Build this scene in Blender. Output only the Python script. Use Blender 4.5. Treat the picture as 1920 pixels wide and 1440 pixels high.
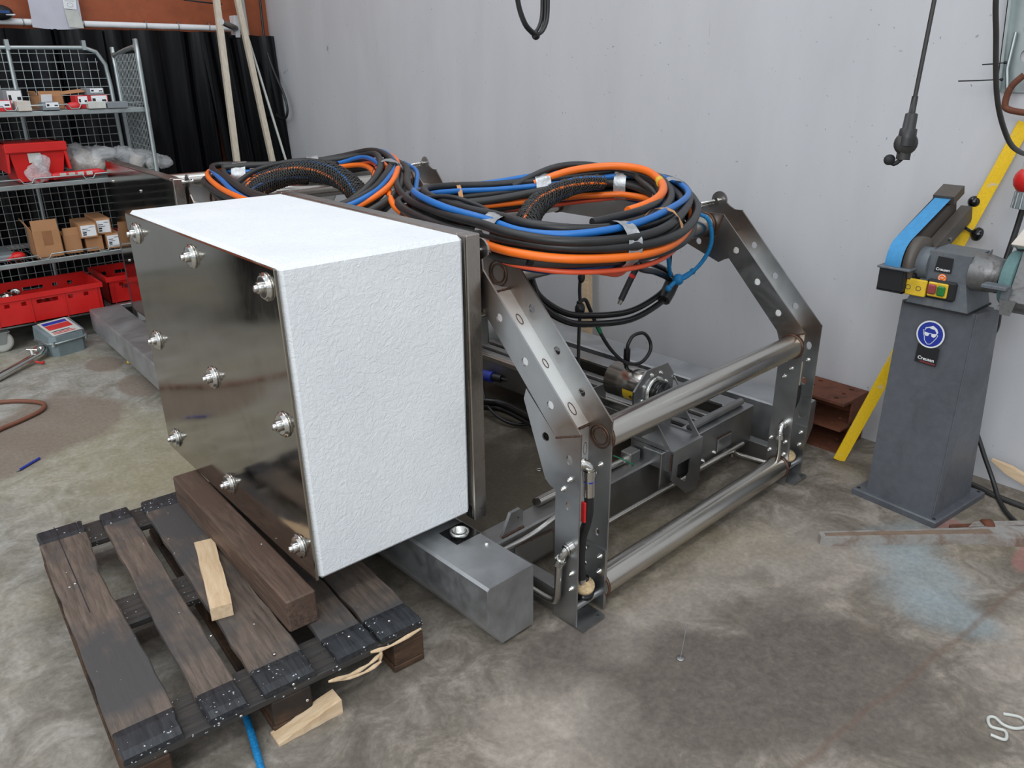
import bpy, math, random
from mathutils import Vector, Matrix, Euler, noise
from mathutils.geometry import tessellate_polygon
R = random.Random(7)
PI = math.pi
for o in list(bpy.data.objects): bpy.data.objects.remove(o)
SC = bpy.context.scene
COL = SC.collection

# ------------------------------------------------------------------ camera, world, lights
cam = bpy.data.cameras.new('camera'); co = bpy.data.objects.new('camera', cam); COL.objects.link(co)
cam.sensor_width = 36.0; cam.lens = 36.0 * 1472.6 / 1920; cam.clip_start = .05; cam.clip_end = 100
_y, _p, _r = math.radians(48.93366723), math.radians(21.97362944), math.radians(-0.52114153)
_f = Vector((math.cos(_y), math.sin(_y), 0)); _rt = Vector((math.sin(_y), -math.cos(_y), 0)); _u = Vector((0, 0, 1))
_f2 = _f * math.cos(_p) - _u * math.sin(_p); _u2 = _u * math.cos(_p) + _f * math.sin(_p)
_r3 = _rt * math.cos(_r) + _u2 * math.sin(_r); _u3 = _u2 * math.cos(_r) - _rt * math.sin(_r)
co.matrix_world = Matrix(((_r3.x, _u3.x, -_f2.x, 0), (_r3.y, _u3.y, -_f2.y, 0), (_r3.z, _u3.z, -_f2.z, 1.6), (0, 0, 0, 1)))
SC.camera = co
SC.view_settings.view_transform = 'Standard'; SC.view_settings.look = 'None'
SC.view_settings.gamma = 1; SC.view_settings.use_curve_mapping = False
SC.view_settings.exposure = 0.0
w = bpy.data.worlds.new('overcast_sky'); SC.world = w; w.use_nodes = True
bg = w.node_tree.nodes['Background']; bg.inputs[0].default_value = (.88, .94, 1.0, 1); bg.inputs[1].default_value = 0.92
def area(name, loc, rot, sx, sy, power, colr=(1, 1, 1)):
    l = bpy.data.lights.new(name, 'AREA'); l.shape = 'RECTANGLE'; l.size = sx; l.size_y = sy; l.energy = power; l.color = colr
    o = bpy.data.objects.new(name, l); COL.objects.link(o); o.location = loc; o.rotation_euler = rot; return o
area('added_fill_light', (-5.5, -2.0, 4.6), (math.radians(62), 0, math.radians(-66)), 6, 3.0, 300, (.95, .98, 1))  # unseen fill lamp added to brighten the wall and the block's side
for _yy in (-.6, 3.4): area('roof_light', (.8, _yy, 5.2), (0, 0, 0), 8, .4, 90, (.95, .98, 1))

# ------------------------------------------------------------------ helpers
def lin(c): c /= 255; return c / 12.92 if c <= .04045 else ((c + .055) / 1.055) ** 2.4
def rgb(r, g, b): return (lin(r), lin(g), lin(b), 1)
def cat(pts, n=6, closed=False):
    P = [Vector(p) for p in pts]; N = len(P); out = []
    rng = range(N if closed else N - 1)
    for i in rng:
        if closed: a, b, c, d = P[i - 1], P[i], P[(i + 1) % N], P[(i + 2) % N]
        else: a, b, c, d = P[max(i - 1, 0)], P[i], P[i + 1], P[min(i + 2, N - 1)]
        for k in range(n):
            t = k / n
            out.append(.5 * ((2 * b) + (c - a) * t + (2 * a - 5 * b + 4 * c - d) * t * t + (3 * b - a - 3 * c + d) * t ** 3))
    if not closed: out.append(P[-1])
    return out
def frame(d, up=Vector((0, 0, 1))):
    d = d.normalized()
    if abs(d.dot(up)) > .98: up = Vector((1, 0, 0))
    x = up.cross(d).normalized(); return x, d.cross(x)
class MB:
    def __init__(s): s.v = []; s.f = []; s.sm = []
    def add(s, vs, fs, sm=False, M=None):
        o = len(s.v)
        for p in vs: s.v.append((M @ Vector(p)) if M else Vector(p))
        for f in fs: s.f.append([i + o for i in f]); s.sm.append(sm)
        return s
    def box(s, lo, hi, M=None, b=0.0):
        x0, y0, z0 = [min(a, c) for a, c in zip(lo, hi)]; x1, y1, z1 = [max(a, c) for a, c in zip(lo, hi)]
        if b <= 0:
            vs = [(x0, y0, z0), (x1, y0, z0), (x1, y1, z0), (x0, y1, z0), (x0, y0, z1), (x1, y0, z1), (x1, y1, z1), (x0, y1, z1)]
            return s.add(vs, [(3, 2, 1, 0), (4, 5, 6, 7), (0, 1, 5, 4), (1, 2, 6, 5), (2, 3, 7, 6), (3, 0, 4, 7)], False, M)
        c = [(x0 + x1) / 2, (y0 + y1) / 2, (z0 + z1) / 2]; h = [(x1 - x0) / 2, (y1 - y0) / 2, (z1 - z0) / 2]
        b = min(b, min(h) * .9); vs = []; idx = {}
        for sx in (-1, 1):
            for sy in (-1, 1):
                for sz in (-1, 1):
                    S = (sx, sy, sz)
                    for ax in range(3):
                        p = [c[k] + S[k] * (h[k] - (0 if k == ax else b)) for k in range(3)]
                        idx[(S, ax)] = len(vs); vs.append(p)
        fs = []
        for ax in range(3):
            a1, a2 = (ax + 1) % 3, (ax + 2) % 3
            for sg in (-1, 1):
                q = []
                for (p1, p2) in ((-1, -1), (1, -1), (1, 1), (-1, 1)):
                    S = [0, 0, 0]; S[ax] = sg; S[a1] = p1; S[a2] = p2; q.append(idx[(tuple(S), ax)])
                fs.append(q if sg > 0 else q[::-1])
            for s1 in (-1, 1):      # edges parallel to ax
                for s2 in (-1, 1):
                    S0 = [0, 0, 0]; S0[ax] = -1; S0[a1] = s1; S0[a2] = s2; S1 = list(S0); S1[ax] = 1
                    q = [idx[(tuple(S0), a1)], idx[(tuple(S1), a1)], idx[(tuple(S1), a2)], idx[(tuple(S0), a2)]]
                    fs.append(q if s1 * s2 < 0 else q[::-1])
        for sx in (-1, 1):
            for sy in (-1, 1):
                for sz in (-1, 1):
                    q = [idx[((sx, sy, sz), k)] for k in range(3)]; fs.append(q if sx * sy * sz > 0 else q[::-1])
        return s.add(vs, fs, False, M)
    def hexa(s, p, M=None):   # 4 bottom ccw + 4 top
        return s.add(p, [(3, 2, 1, 0), (4, 5, 6, 7), (0, 1, 5, 4), (1, 2, 6, 5), (2, 3, 7, 6), (3, 0, 4, 7)], False, M)
    def plate(s, outer, t0, t1, M=None, holes=()):   # polygon in local xy, extruded along local z
        loops = [list(outer)] + [list(h) for h in holes]
        flat = [p for l in loops for p in l]
        tr = tessellate_polygon([[Vector((p[0], p[1], 0)) for p in l] for l in loops])
        n = len(flat); vs = [(p[0], p[1], t1) for p in flat] + [(p[0], p[1], t0) for p in flat]; fs = []
        for t in tr:
            a, b, c = [flat[i] for i in t]
            cr = (b[0] - a[0]) * (c[1] - a[1]) - (b[1] - a[1]) * (c[0] - a[0])
            t = list(t) if cr > 0 else list(t)[::-1]
            fs.append(t); fs.append([i + n for i in t[::-1]])
        o = 0
        for li, l in enumerate(loops):
            ar = sum(l[i][0] * l[(i + 1) % len(l)][1] - l[(i + 1) % len(l)][0] * l[i][1] for i in range(len(l)))
            ccw = (ar > 0) == (li == 0)
            for i in range(len(l)):
                a, b = o + i, o + (i + 1) % len(l)
                fs.append([a + n, b + n, b, a] if ccw else [b + n, a + n, a, b])
            o += len(l)
        return s.add(vs, fs, False, M)
    def tube(s, pts, r, n=8, closed=False, caps=True, rad=None, M=None):
        P = [Vector(p) for p in pts]; N = len(P); vs = []; fs = []
        T = []
        for i in range(N):
            if closed: d = P[(i + 1) % N] - P[i - 1]
            else: d = P[min(i + 1, N - 1)] - P[max(i - 1, 0)]
            T.append(d.normalized() if d.length > 1e-9 else Vector((0, 0, 1)))
        x, y = frame(T[0])
        for i in range(N):
            x = (x - T[i] * x.dot(T[i])); x = x.normalized() if x.length > 1e-6 else frame(T[i])[0]
            y = T[i].cross(x); rr = rad[i] if rad else r
            for k in range(n):
                a = 2 * PI * k / n; vs.append(P[i] + (x * math.cos(a) + y * math.sin(a)) * rr)
        for i in range(N if closed else N - 1):
            j = (i + 1) % N
            for k in range(n):
                m = (k + 1) % n; fs.append([i * n + k, i * n + m, j * n + m, j * n + k])
        s.add(vs, fs, True, M)
        if caps and not closed:
            s.add(vs[:n], [list(range(n))[::-1]], False, M); s.add(vs[-n:], [list(range(n))], False, M)
        return s
    def cyl(s, a, b, r, n=16, r2=None, M=None):
        return s.tube([a, b], r, n, rad=[r, r2 if r2 is not None else r], M=M)
    def lathe(s, prof, n=20, M=None, sm=True):      # profile (r, z) around local z
        vs = []; fs = []
        for r, z in prof:
            for k in range(n): a = 2 * PI * k / n; vs.append((r * math.cos(a), r * math.sin(a), z))
        for i in range(len(prof) - 1):
            for k in range(n):
                m = (k + 1) % n; fs.append([i * n + k, i * n + m, (i + 1) * n + m, (i + 1) * n + k])
        s.add(vs, fs, sm, M)
        if prof[0][0] > 1e-5: s.add(vs[:n], [list(range(n))[::-1]], False, M)
        if prof[-1][0] > 1e-5: s.add(vs[-n:], [list(range(n))], False, M)
        return s
    def ball(s, c, r, n=14, M=None, sc=(1, 1, 1)):
        pr = [(max(r * math.sin(PI * i / 8), 1e-6), -r * math.cos(PI * i / 8)) for i in range(9)]
        T = Matrix.Translation(Vector(c)) @ Matrix.Diagonal((*sc, 1))
        return s.lathe(pr, n, (M @ T) if M else T)
    def mesh(s, name, mat):
        me = bpy.data.meshes.new(name); me.from_pydata([tuple(v) for v in s.v], [], s.f)
        if me.polygons: me.polygons.foreach_set('use_smooth', s.sm)
        if mat: me.materials.append(mat)
        me.validate(); me.update(); return me
    def build(s, name, mat, parent=None, world=True):
        if parent is not None and world and parent.name in ROOT:
            Mi = ROOT[parent.name].inverted(); s.v = [Mi @ v for v in s.v]
        o = bpy.data.objects.new(name, s.mesh(name, mat)); COL.objects.link(o)
        if parent is not None:
            o.parent = parent
            if parent.name in ROOT: ROOT[o.name] = ROOT[parent.name]
        return o
ROOT = {}
def root(name, label, cate, loc=(0, 0, 0), rz=0.0, group=None, rot=None):
    o = bpy.data.objects.new(name, None); COL.objects.link(o); o.empty_display_size = .1
    o.location = loc; o.rotation_euler = rot if rot else (0, 0, rz)
    ROOT[o.name] = Matrix.Translation(Vector(loc)) @ Euler(rot if rot else (0, 0, rz)).to_matrix().to_4x4()
    return tag(o, label, cate, group)
def tag(o, label=None, cate=None, group=None, kind=None):
    if label: o['label'] = label
    if cate: o['category'] = cate
    if group: o['group'] = group
    if kind: o['kind'] = kind
    return o
def lk(me, name, parent, M=None):
    o = bpy.data.objects.new(name, me); COL.objects.link(o)
    if parent is not None: o.parent = parent
    if M is not None: o.matrix_basis = M
    return o
def copy_tree(o, parent=None):
    c = o.copy(); COL.objects.link(c)
    if parent is not None: c.parent = parent
    for ch in list(o.children): copy_tree(ch, c)
    return c
def axM(origin, x, y, z):
    x, y, z = Vector(x), Vector(y), Vector(z)
    return Matrix(((x.x, y.x, z.x, origin[0]), (x.y, y.y, z.y, origin[1]), (x.z, y.z, z.z, origin[2]), (0, 0, 0, 1)))
def dirM(p, d, up=(0, 0, 1)):    # local z along d
    d = Vector(d).normalized(); x, y = frame(d, Vector(up)); return axM(p, x, y, d)
def circ(cx, cy, r, n=14, ry=None): return [(cx + r * math.cos(2 * PI * k / n), cy + (ry or r) * math.sin(2 * PI * k / n)) for k in range(n)]
def textmesh(body, size, mat, name, M, parent, ext=.0004, bold=False):
    cu = bpy.data.curves.new('t', 'FONT'); cu.body = body; cu.size = size; cu.extrude = ext; cu.align_x = 'CENTER'; cu.align_y = 'CENTER'; cu.resolution_u = 2
    if bold: cu.offset = size * .018
    t = bpy.data.objects.new('t', cu); COL.objects.link(t)
    me = bpy.data.meshes.new_from_object(t.evaluated_get(bpy.context.evaluated_depsgraph_get()))
    bpy.data.objects.remove(t); me.name = name; me.materials.clear(); me.materials.append(mat)
    o = bpy.data.objects.new(name, me); COL.objects.link(o); o.parent = parent
    Mi = ROOT[parent.name].inverted() if parent.name in ROOT else Matrix.Identity(4)
    o.matrix_basis = Mi @ M
    if parent.name in ROOT: ROOT[o.name] = ROOT[parent.name]
    return o

# ------------------------------------------------------------------ materials
class NT:
    def __init__(s, name):
        s.m = bpy.data.materials.new(name); s.m.use_nodes = True; s.t = s.m.node_tree; s.n = s.t.nodes; s.b = s.n['Principled BSDF']; s.l = s.t.links
    def node(s, ty, **k):
        x = s.n.new(ty)
        for a, v in k.items(): setattr(x, a, v)
        return x
    def set(s, sock, v):
        if hasattr(v, 'is_linked') or isinstance(v, bpy.types.NodeSocket): s.l.new(v, sock)
        else: sock.default_value = v
    def coord(s, scale=(1, 1, 1), rot=(0, 0, 0), kind='Object'):
        t = s.node('ShaderNodeTexCoord'); mp = s.node('ShaderNodeMapping'); mp.inputs['Scale'].default_value = scale; mp.inputs['Rotation'].default_value = rot
        s.l.new(t.outputs[kind], mp.inputs[0]); return mp.outputs[0]
    def noise(s, vec, sc=5, det=4, ro=.55, dist=0, col=False):
        x = s.node('ShaderNodeTexNoise'); s.set(x.inputs['Vector'], vec); x.inputs['Scale'].default_value = sc; x.inputs['Detail'].default_value = det
        x.inputs['Roughness'].default_value = ro; x.inputs['Distortion'].default_value = dist; return x.outputs[1 if col else 0]
    def ramp(s, fac, *st):
        x = s.node('ShaderNodeValToRGB'); s.set(x.inputs[0], fac); e = x.color_ramp.elements
        while len(e) < len(st): e.new(.5)
        for el, (p, c) in zip(e, st): el.position = p; el.color = c if len(c) == 4 else (*c, 1)
        return x.outputs[0]
    def mr(s, v, a, b, c=0, d=1):
        x = s.node('ShaderNodeMapRange'); s.set(x.inputs[0], v)
        for i, k in enumerate((a, b, c, d)): x.inputs[i + 1].default_value = k
        return x.outputs[0]
    def mix(s, f, a, b, mode='MIX'):
        x = s.node('ShaderNodeMix', data_type='RGBA', blend_type=mode); s.set(x.inputs[0], f); s.set(x.inputs[6], a); s.set(x.inputs[7], b); return x.outputs[2]
    def math(s, op, a, b=0):
        x = s.node('ShaderNodeMath', operation=op); s.set(x.inputs[0], a); s.set(x.inputs[1], b); return x.outputs[0]
    def vm(s, op, a, b=(0, 0, 0), out=0):
        x = s.node('ShaderNodeVectorMath', operation=op); s.set(x.inputs[0], a); s.set(x.inputs[1], b); return x.outputs[out]
    def bump(s, h, st=.2, d=.01):
        x = s.node('ShaderNodeBump'); s.set(x.inputs['Height'], h); x.inputs['Strength'].default_value = st; x.inputs['Distance'].default_value = d
        s.l.new(x.outputs[0], s.b.inputs['Normal'])
    def out(s, color=None, rough=None, metal=None, spec=None):
        if color is not None: s.set(s.b.inputs['Base Color'], color)
        if rough is not None: s.set(s.b.inputs['Roughness'], rough)
        if metal is not None: s.b.inputs['Metallic'].default_value = metal
        if spec is not None: s.b.inputs['Specular IOR Level'].default_value = spec
        return s.m
def plain(name, c, rough=.5, metal=0, var=.12, sc=14, bump=0, spec=None):
    t = NT(name); v = t.coord(); f = t.noise(v, sc, 4, .6)
    lo = tuple(x * (1 - var) for x in c[:3]); hi = tuple(min(1, x * (1 + var)) for x in c[:3])
    if bump: t.bump(f, bump, .004)
    return t.out(t.ramp(f, (.3, lo), (.7, hi)), t.mr(f, .2, .8, max(rough - .06, .02), min(rough + .08, 1)), metal, spec)
def steel(name, c, rough=.34, stretch=(3, 3, 60), tint=None, smear=.15, bp=.05):
    t = NT(name); v = t.coord(stretch); g = t.noise(v, 9, 3, .6); v2 = t.coord(); s2 = t.noise(v if bp < .04 else v2, 5, 4, .6, .6 if bp > .04 else 0)
    c0 = tuple(x * (1 - smear) for x in c[:3]); c1 = tuple(min(x * (1 + smear), 1) for x in c[:3])
    colr = t.ramp(s2, (.3, c0), (.7, c1))
    if tint:
        m = None
        for (p, r) in tint:
            d = t.vm('DISTANCE', v2, p, 1); k = t.mr(d, r * .35, r, 1, 0); m = k if m is None else t.math('MAXIMUM', m, k)
        m = t.math('MULTIPLY', m, t.mr(s2, .3, .7, .35, 1.0)); colr = t.mix(m, colr, rgb(134, 114, 98))
    t.bump(g, bp, .0008)
    return t.out(colr, t.math('ADD', t.mr(s2, .25, .75, rough - .07, rough + .09), t.mr(g, .3, .7, -.05, .05)), 1.0)
M = {}
JT = [((0, .04, .64), .12), ((.14, .04, .64), .13), ((0, .42, 1.0), .16), ((.14, .45, 1.0), .2), ((1.27, .04, .64), .13), ((1.27, .45, 1.0), .2), ((1.41, .42, 1.0), .15), ((1.41, .04, .64), .1)]
M['steel'] = steel('bead_blasted_stainless', rgb(176, 177, 178), .37, tint=JT, smear=.1, bp=.041)
M['sheet'] = steel('brushed_stainless_sheet', rgb(184, 186, 188), .5, (60, 3, 3))
M['tube'] = plain('brushed_stainless_tube', rgb(200, 196, 189), .24, 1.0, .02, 3)
M['web'] = steel('lighter_stainless', rgb(226, 226, 223), .5, tint=JT, smear=.05); M['web'].node_tree.nodes['Principled BSDF'].inputs['Metallic'].default_value = .55  # paler, less metallic steel for the channel webs
M['frame'] = steel('brushed_stainless_frame', rgb(168, 162, 156), .28, (60, 60, 3))
M['dull'] = steel('dull_stainless', rgb(150, 149, 148), .45)
M['bright'] = steel('bright_stainless', rgb(215, 214, 210), .16)
M['zinc'] = steel('galvanised_steel', rgb(176, 184, 184), .45)
M['weld'] = plain('heat_tinted_weld', rgb(96, 72, 60), .4, .7, .3, 60)
t = NT('polished_stainless_plate'); v = t.coord(); s1 = t.noise(v, 3.5, 5, .6, .8); sc = t.noise(t.coord((2, 40, 3)), 5, 3, .6)
M['mirror'] = t.out(t.ramp(s1, (.3, rgb(160, 155, 147)), (.7, rgb(180, 176, 169))), t.math('ADD', t.mr(s1, .35, .7, .07, .16), t.mr(sc, .55, .8, 0, .05)), 1.0)
t = NT('textured_white_coating'); v = t.coord(); f1 = t.noise(t.coord((1, 1, 1), (.5, .4, .7)), 44, 4, .62, 1.8); f2 = t.noise(v, 4, 3)
t.bump(f1, .55, .006); M['foam'] = t.out(t.ramp(f2, (.3, rgb(222, 225, 228)), (.7, rgb(230, 233, 235))), .55, 0, .35)
M['black'] = plain('black_rubber', rgb(33, 33, 34), .42, 0, .25, 20)
M['blackgloss'] = plain('black_gloss_plastic', rgb(20, 20, 22), .22, 0, .2, 20)
M['charcoal'] = plain('charcoal_hose', rgb(46, 45, 44), .5, 0, .2, 25)
M['orange'] = plain('orange_hose', rgb(238, 112, 26), .38, 0, .08, 12)
M['redorange'] = plain('red_orange_cable', rgb(222, 88, 52), .42, 0, .08, 12)
M['blue'] = plain('blue_hose', rgb(28, 104, 178), .38, 0, .1, 12)
M['darkblue'] = plain('dark_blue_hose', rgb(26, 66, 118), .4, 0, .1, 12)
M['purple'] = plain('purple_cable', rgb(120, 70, 150), .45)
M['tape'] = plain('silver_duct_tape', rgb(176, 178, 180), .33, .6, .25, 45, .6)
M['strap'] = plain('tan_paper_strap', rgb(190, 142, 96), .6, 0, .15, 30)
M['rope'] = plain('blue_polypropylene_rope', rgb(18, 122, 180), .5, 0, .3, 160, .7)
M['red'] = plain('red_plastic', rgb(200, 32, 30), .35, 0, .1, 5)
M['redtape'] = plain('red_tape', rgb(215, 40, 40), .5)
M['green'] = plain('green_tape', rgb(20, 120, 84), .5)
M['card'] = plain('brown_cardboard', rgb(168, 122, 84), .8, 0, .1, 8)
M['cardtape'] = plain('brown_parcel_tape', rgb(140, 96, 62), .45)
M['white'] = plain('white_paper', rgb(224, 226, 228), .7, 0, .04)
M['grey'] = plain('grey_paint', rgb(120, 126, 130), .5, 0, .1, 9)
M['ink'] = plain('black_print', rgb(22, 22, 26), .6)
M['dullred'] = plain('faded_red_print', rgb(110, 44, 46), .6)
M['redink'] = plain('red_print', rgb(190, 44, 44), .6)
M['yellow'] = plain('yellow_plastic', rgb(214, 178, 44), .45, 0, .15, 20)
M['casting'] = plain('grey_cast_housing', rgb(120, 134, 138), .42, .25, .1, 20)
M['nylon'] = plain('off_white_nylon', rgb(190, 192, 186), .5)
M['pinkplastic'] = plain('red_packet', rgb(198, 40, 44), .3, 0, .1)
M['signblue'] = plain('sign_blue', rgb(34, 52, 150), .4, 0, .05)
M['brass'] = plain('brush_bristle', rgb(196, 170, 130), .7, 0, .3, 120)
M['belt'] = plain('blue_abrasive_belt', rgb(62, 136, 186), .75, 0, .1, 60, .3)
M['stone'] = plain('green_grinding_stone', rgb(96, 126, 126), .85, 0, .1, 90, .3)
M['knob'] = plain('black_bakelite', rgb(18, 18, 19), .15, 0, .1)
M['switchred'] = plain('dull_red_button', rgb(140, 62, 62), .4); M['switchgreen'] = plain('green_button', rgb(34, 110, 52), .4)
M['shieldplastic'] = plain('dusty_clear_shield', rgb(196, 188, 178), .5, 0, .08)
M['sleeve'] = plain('milky_plastic_sleeve', rgb(190, 190, 200), .35, 0, .08, 6)
M['rust'] = None
def grimy(name, c, dirt, rough=.45, metal=0, sc=5, th=(.5, .68), bump=.1):
    t = NT(name); v = t.coord(); f = t.noise(v, sc, 6, .65, .7); g = t.noise(v, sc * 9, 4, .6)
    colr = t.mix(t.mr(f, th[0], th[1]), t.ramp(g, (.3, tuple(x * .9 for x in c[:3])), (.7, tuple(min(1, x * 1.1) for x in c[:3]))), dirt)
    t.bump(g, bump, .003); return t.out(colr, t.mr(f, .3, .7, rough - .08, rough + .15), metal)
M['rust'] = grimy('rusty_steel', rgb(100, 56, 36), rgb(66, 37, 27), .75, 0, 9, bump=.4)
M['pedestal'] = grimy('scuffed_dark_grey_paint', rgb(88, 91, 97), rgb(70, 71, 76), .42, .1, 4, (.5, .75))
M['machine'] = grimy('dusty_grey_machine_paint', rgb(94, 100, 106), rgb(118, 118, 116), .5, .1, 5)
M['olivebrown'] = plain('brown_grey_metal_paint', rgb(84, 78, 72), .5, .2, .12, 10)
M['guard'] = grimy('worn_wheel_guard', rgb(120, 120, 120), rgb(70, 58, 54), .4, .6, 12)
M['ybar'] = grimy('chipped_yellow_paint', rgb(232, 190, 24), rgb(196, 188, 168), .5, 0, 16, (.58, .66))
M['wrench'] = grimy('worn_steel_wrench', rgb(172, 168, 164), rgb(140, 120, 106), .42, .5, 8, (.5, .66))
M['groove'] = plain('brown_worn_steel', rgb(132, 112, 96), .6, .3, .2, 20)
M['hosebrown'] = plain('brown_rubber_hose', rgb(118, 74, 56), .6)
def wood(name, c0, c1, sc=(2, 26, 26), rough=.7, specks=0, patch=None):
    t = NT(name); g = t.noise(t.coord(sc), 3, 5, .65, .6); colr = t.ramp(g, (.3, c0), (.7, c1)); v = t.coord()
    big = t.noise(v, 3.2, 4, .6)
    if patch: colr = t.mix(t.mr(big, .48, .6), colr, patch)
    r = t.mr(big, .3, .7, rough - .12, rough + .1)
    if specks:
        vo = t.node('ShaderNodeTexVoronoi'); vo.inputs['Scale'].default_value = 150; t.l.new(t.vm('ADD', v, t.vm('MULTIPLY', t.noise(v, 90, 2, .5, 0, True), (.012, .012, .012))), vo.inputs['Vector'])
        vo.inputs['Randomness'].default_value = 1; cl_ = t.noise(v, 16, 4, .7); rnd = t.math('GREATER_THAN', t.math('ADD', vo.outputs['Color'], t.mr(cl_, .35, .7, -.25, .12)), 1 - .10 * specks); ms = t.math('MULTIPLY', t.mr(vo.outputs['Distance'], .2, .45, 1, 0), rnd)
        colr = t.mix(ms, colr, rgb(205, 210, 216))
    t.bump(g, .35, .004); return t.out(colr, r, 0, .35)
DK = rgb(38, 40, 44)
M['pallet'] = wood('oily_pallet_board', rgb(70, 62, 56), rgb(118, 104, 94), (26, 2, 26), .5, .8, rgb(74, 72, 72))
M['palletend'] = wood('oil_blackened_wood', rgb(30, 31, 34), rgb(58, 60, 64), (26, 3, 26), .4, 2.4)
M['palletcross'] = wood('dark_cross_board', rgb(40, 39, 40), rgb(70, 66, 62), (2, 26, 26), .5, 2.0)
M['block'] = wood('stained_pallet_block', rgb(52, 40, 32), rgb(92, 68, 50), (3, 20, 20), .7, 0, rgb(44, 38, 34))
M['timber'] = wood('dark_hardwood_beam', rgb(64, 52, 46), rgb(108, 88, 76), (26, 2, 26), .55, .15, rgb(84, 66, 56))
M['fresh'] = wood('fresh_sawn_pine', rgb(196, 166, 130), rgb(222, 198, 166), (22, 2, 22), .75)
M['batten'] = wood('pale_wooden_batten', rgb(186, 172, 152), rgb(214, 204, 188), (30, 30, 2), .6)
t = NT('clear_polythene'); v = t.coord(); f = t.noise(v, 22, 4, .6, 1.5); t.bump(f, .9, .02)
t.b.inputs['Alpha'].default_value = .36; M['film'] = t.out(rgb(226, 228, 230), .1, 0, .9)
t = NT('black_pvc_curtain'); v = t.coord((1, 1, .35)); f = t.noise(v, 3, 3, .5, .6); t.bump(f, .25, .02); M['pvc'] = t.out(rgb(5, 6, 9), .22, 0, .2)

# floor: worn concrete with oil stains and paint traces
t = NT('worn_concrete'); P = t.coord(); D = t.noise(P, 3.2, 5, .65, 0, True); Dv = t.vm('SUBTRACT', D, (.5, .5, .5))
def spot(cx, cy, rx, ry, k=1.0, soft=.25):
    q = t.vm('MULTIPLY', t.vm('SUBTRACT', P, (cx, cy, 0)), (1 / rx, 1 / ry, 0)); q = t.vm('ADD', q, t.vm('MULTIPLY', Dv, (k, k, 0)))
    return t.mr(t.vm('LENGTH', q, out=1), 1 - soft, 1 + soft, 1, 0)
n1 = t.noise(P, 1.1, 6, .62, .3); n2 = t.noise(P, 6, 8, .74, .8); n3 = t.noise(P, 60, 3, .6); n4 = t.noise(t.coord((1, 1, 1), (0, 0, .9)), 26, 4, .75, .5)
base = t.ramp(n2, (.34, rgb(94, 86, 78)), (.48, rgb(114, 106, 96)), (.62, rgb(145, 136, 126)))
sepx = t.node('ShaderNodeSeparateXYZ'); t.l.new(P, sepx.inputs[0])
left = t.mr(t.math('SUBTRACT', sepx.outputs[1], t.math('MULTIPLY', sepx.outputs[0], .8)), .6, 3.4)  # light from the left painted in: floor colour pales that way
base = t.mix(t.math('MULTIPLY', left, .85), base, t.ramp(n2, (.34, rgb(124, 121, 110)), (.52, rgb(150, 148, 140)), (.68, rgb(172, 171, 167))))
base = t.mix(t.math('MULTIPLY', t.mr(n1, .5, .68), .4), base, rgb(150, 138, 104))
def lay(m, c, a=1.0):
    global base
    base = t.mix(t.math('MULTIPLY', m, a), base, c)
lay(spot(.79, 3.5, .45, .5, 1.2, .5), rgb(150, 142, 110), .45); lay(spot(1.0, 3.1, .4, .3, 1.2, .5), rgb(150, 140, 112), .4)
STAIN = t.ramp(n4, (.35, rgb(88, 80, 74)), (.65, rgb(104, 95, 88)))
for a in ((1.42, 1.03, .25, .2), (1.83, .74, .3, .26), (1.62, .84, .36, .16), (1.36, 1.28, .2, .13), (1.95, .9, .16, .16)): lay(spot(*a, 1.3, .16), STAIN, .85)
for a in ((.63, 4.13, .3, .36), (1.08, 4.36, .1, .2), (1.04, 4.84, .1, .14), (.3, 3.9, .3, .25)): lay(spot(*a, .7, .12), rgb(124, 112, 100), .85)
for a in ((2.05, 2.0, .7, .4), (2.0, 3.0, .8, .7), (1.75, 2.3, .3, .5)): lay(spot(*a, 1.4, .3), rgb(76, 68, 54), .6)  # darker floor patches under the skid frame
for a in ((2.47, .75, .16, .14), (2.62, .9, .2, .1), (2.35, .62, .1, .12)): lay(spot(*a, 1.6, .35), rgb(140, 152, 156), .6)
for a in ((2.88, .56, .12, .04), (2.87, .83, .06, .06)): lay(spot(*a, .5, .2), rgb(150, 104, 98), .7)
for a in ((1.09, 1.1, .18, .16), (1.75, 1.22, .3, .1), (2.3, 1.1, .3, .2), (2.4, .4, .3, .1)): lay(spot(*a, 2.2, .5), rgb(172, 162, 152), .45)
crk = t.math('ABSOLUTE', t.math('SUBTRACT', t.math('ADD', t.math('MULTIPLY', sepx.outputs[0], .08), sepx.outputs[1]), t.math('ADD', .705, t.math('MULTIPLY', t.noise(P, 4, 3), .06))))
lay(t.mr(crk, .004, .014, 1, 0), rgb(104, 86, 74), .5)
lay(t.mr(n4, .68, .76), rgb(70, 64, 60), .6)
base = t.mix(.18, base, t.ramp(n3, (.3, (.1, .1, .1)), (.7, (.9, .9, .9))), 'OVERLAY')
t.bump(t.math('ADD', t.math('MULTIPLY', n2, .6), t.math('MULTIPLY', n3, .4)), .25, .006)
M['floor'] = t.out(base, t.mr(n2, .3, .7, .55, .8), 0, .35)
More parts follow.
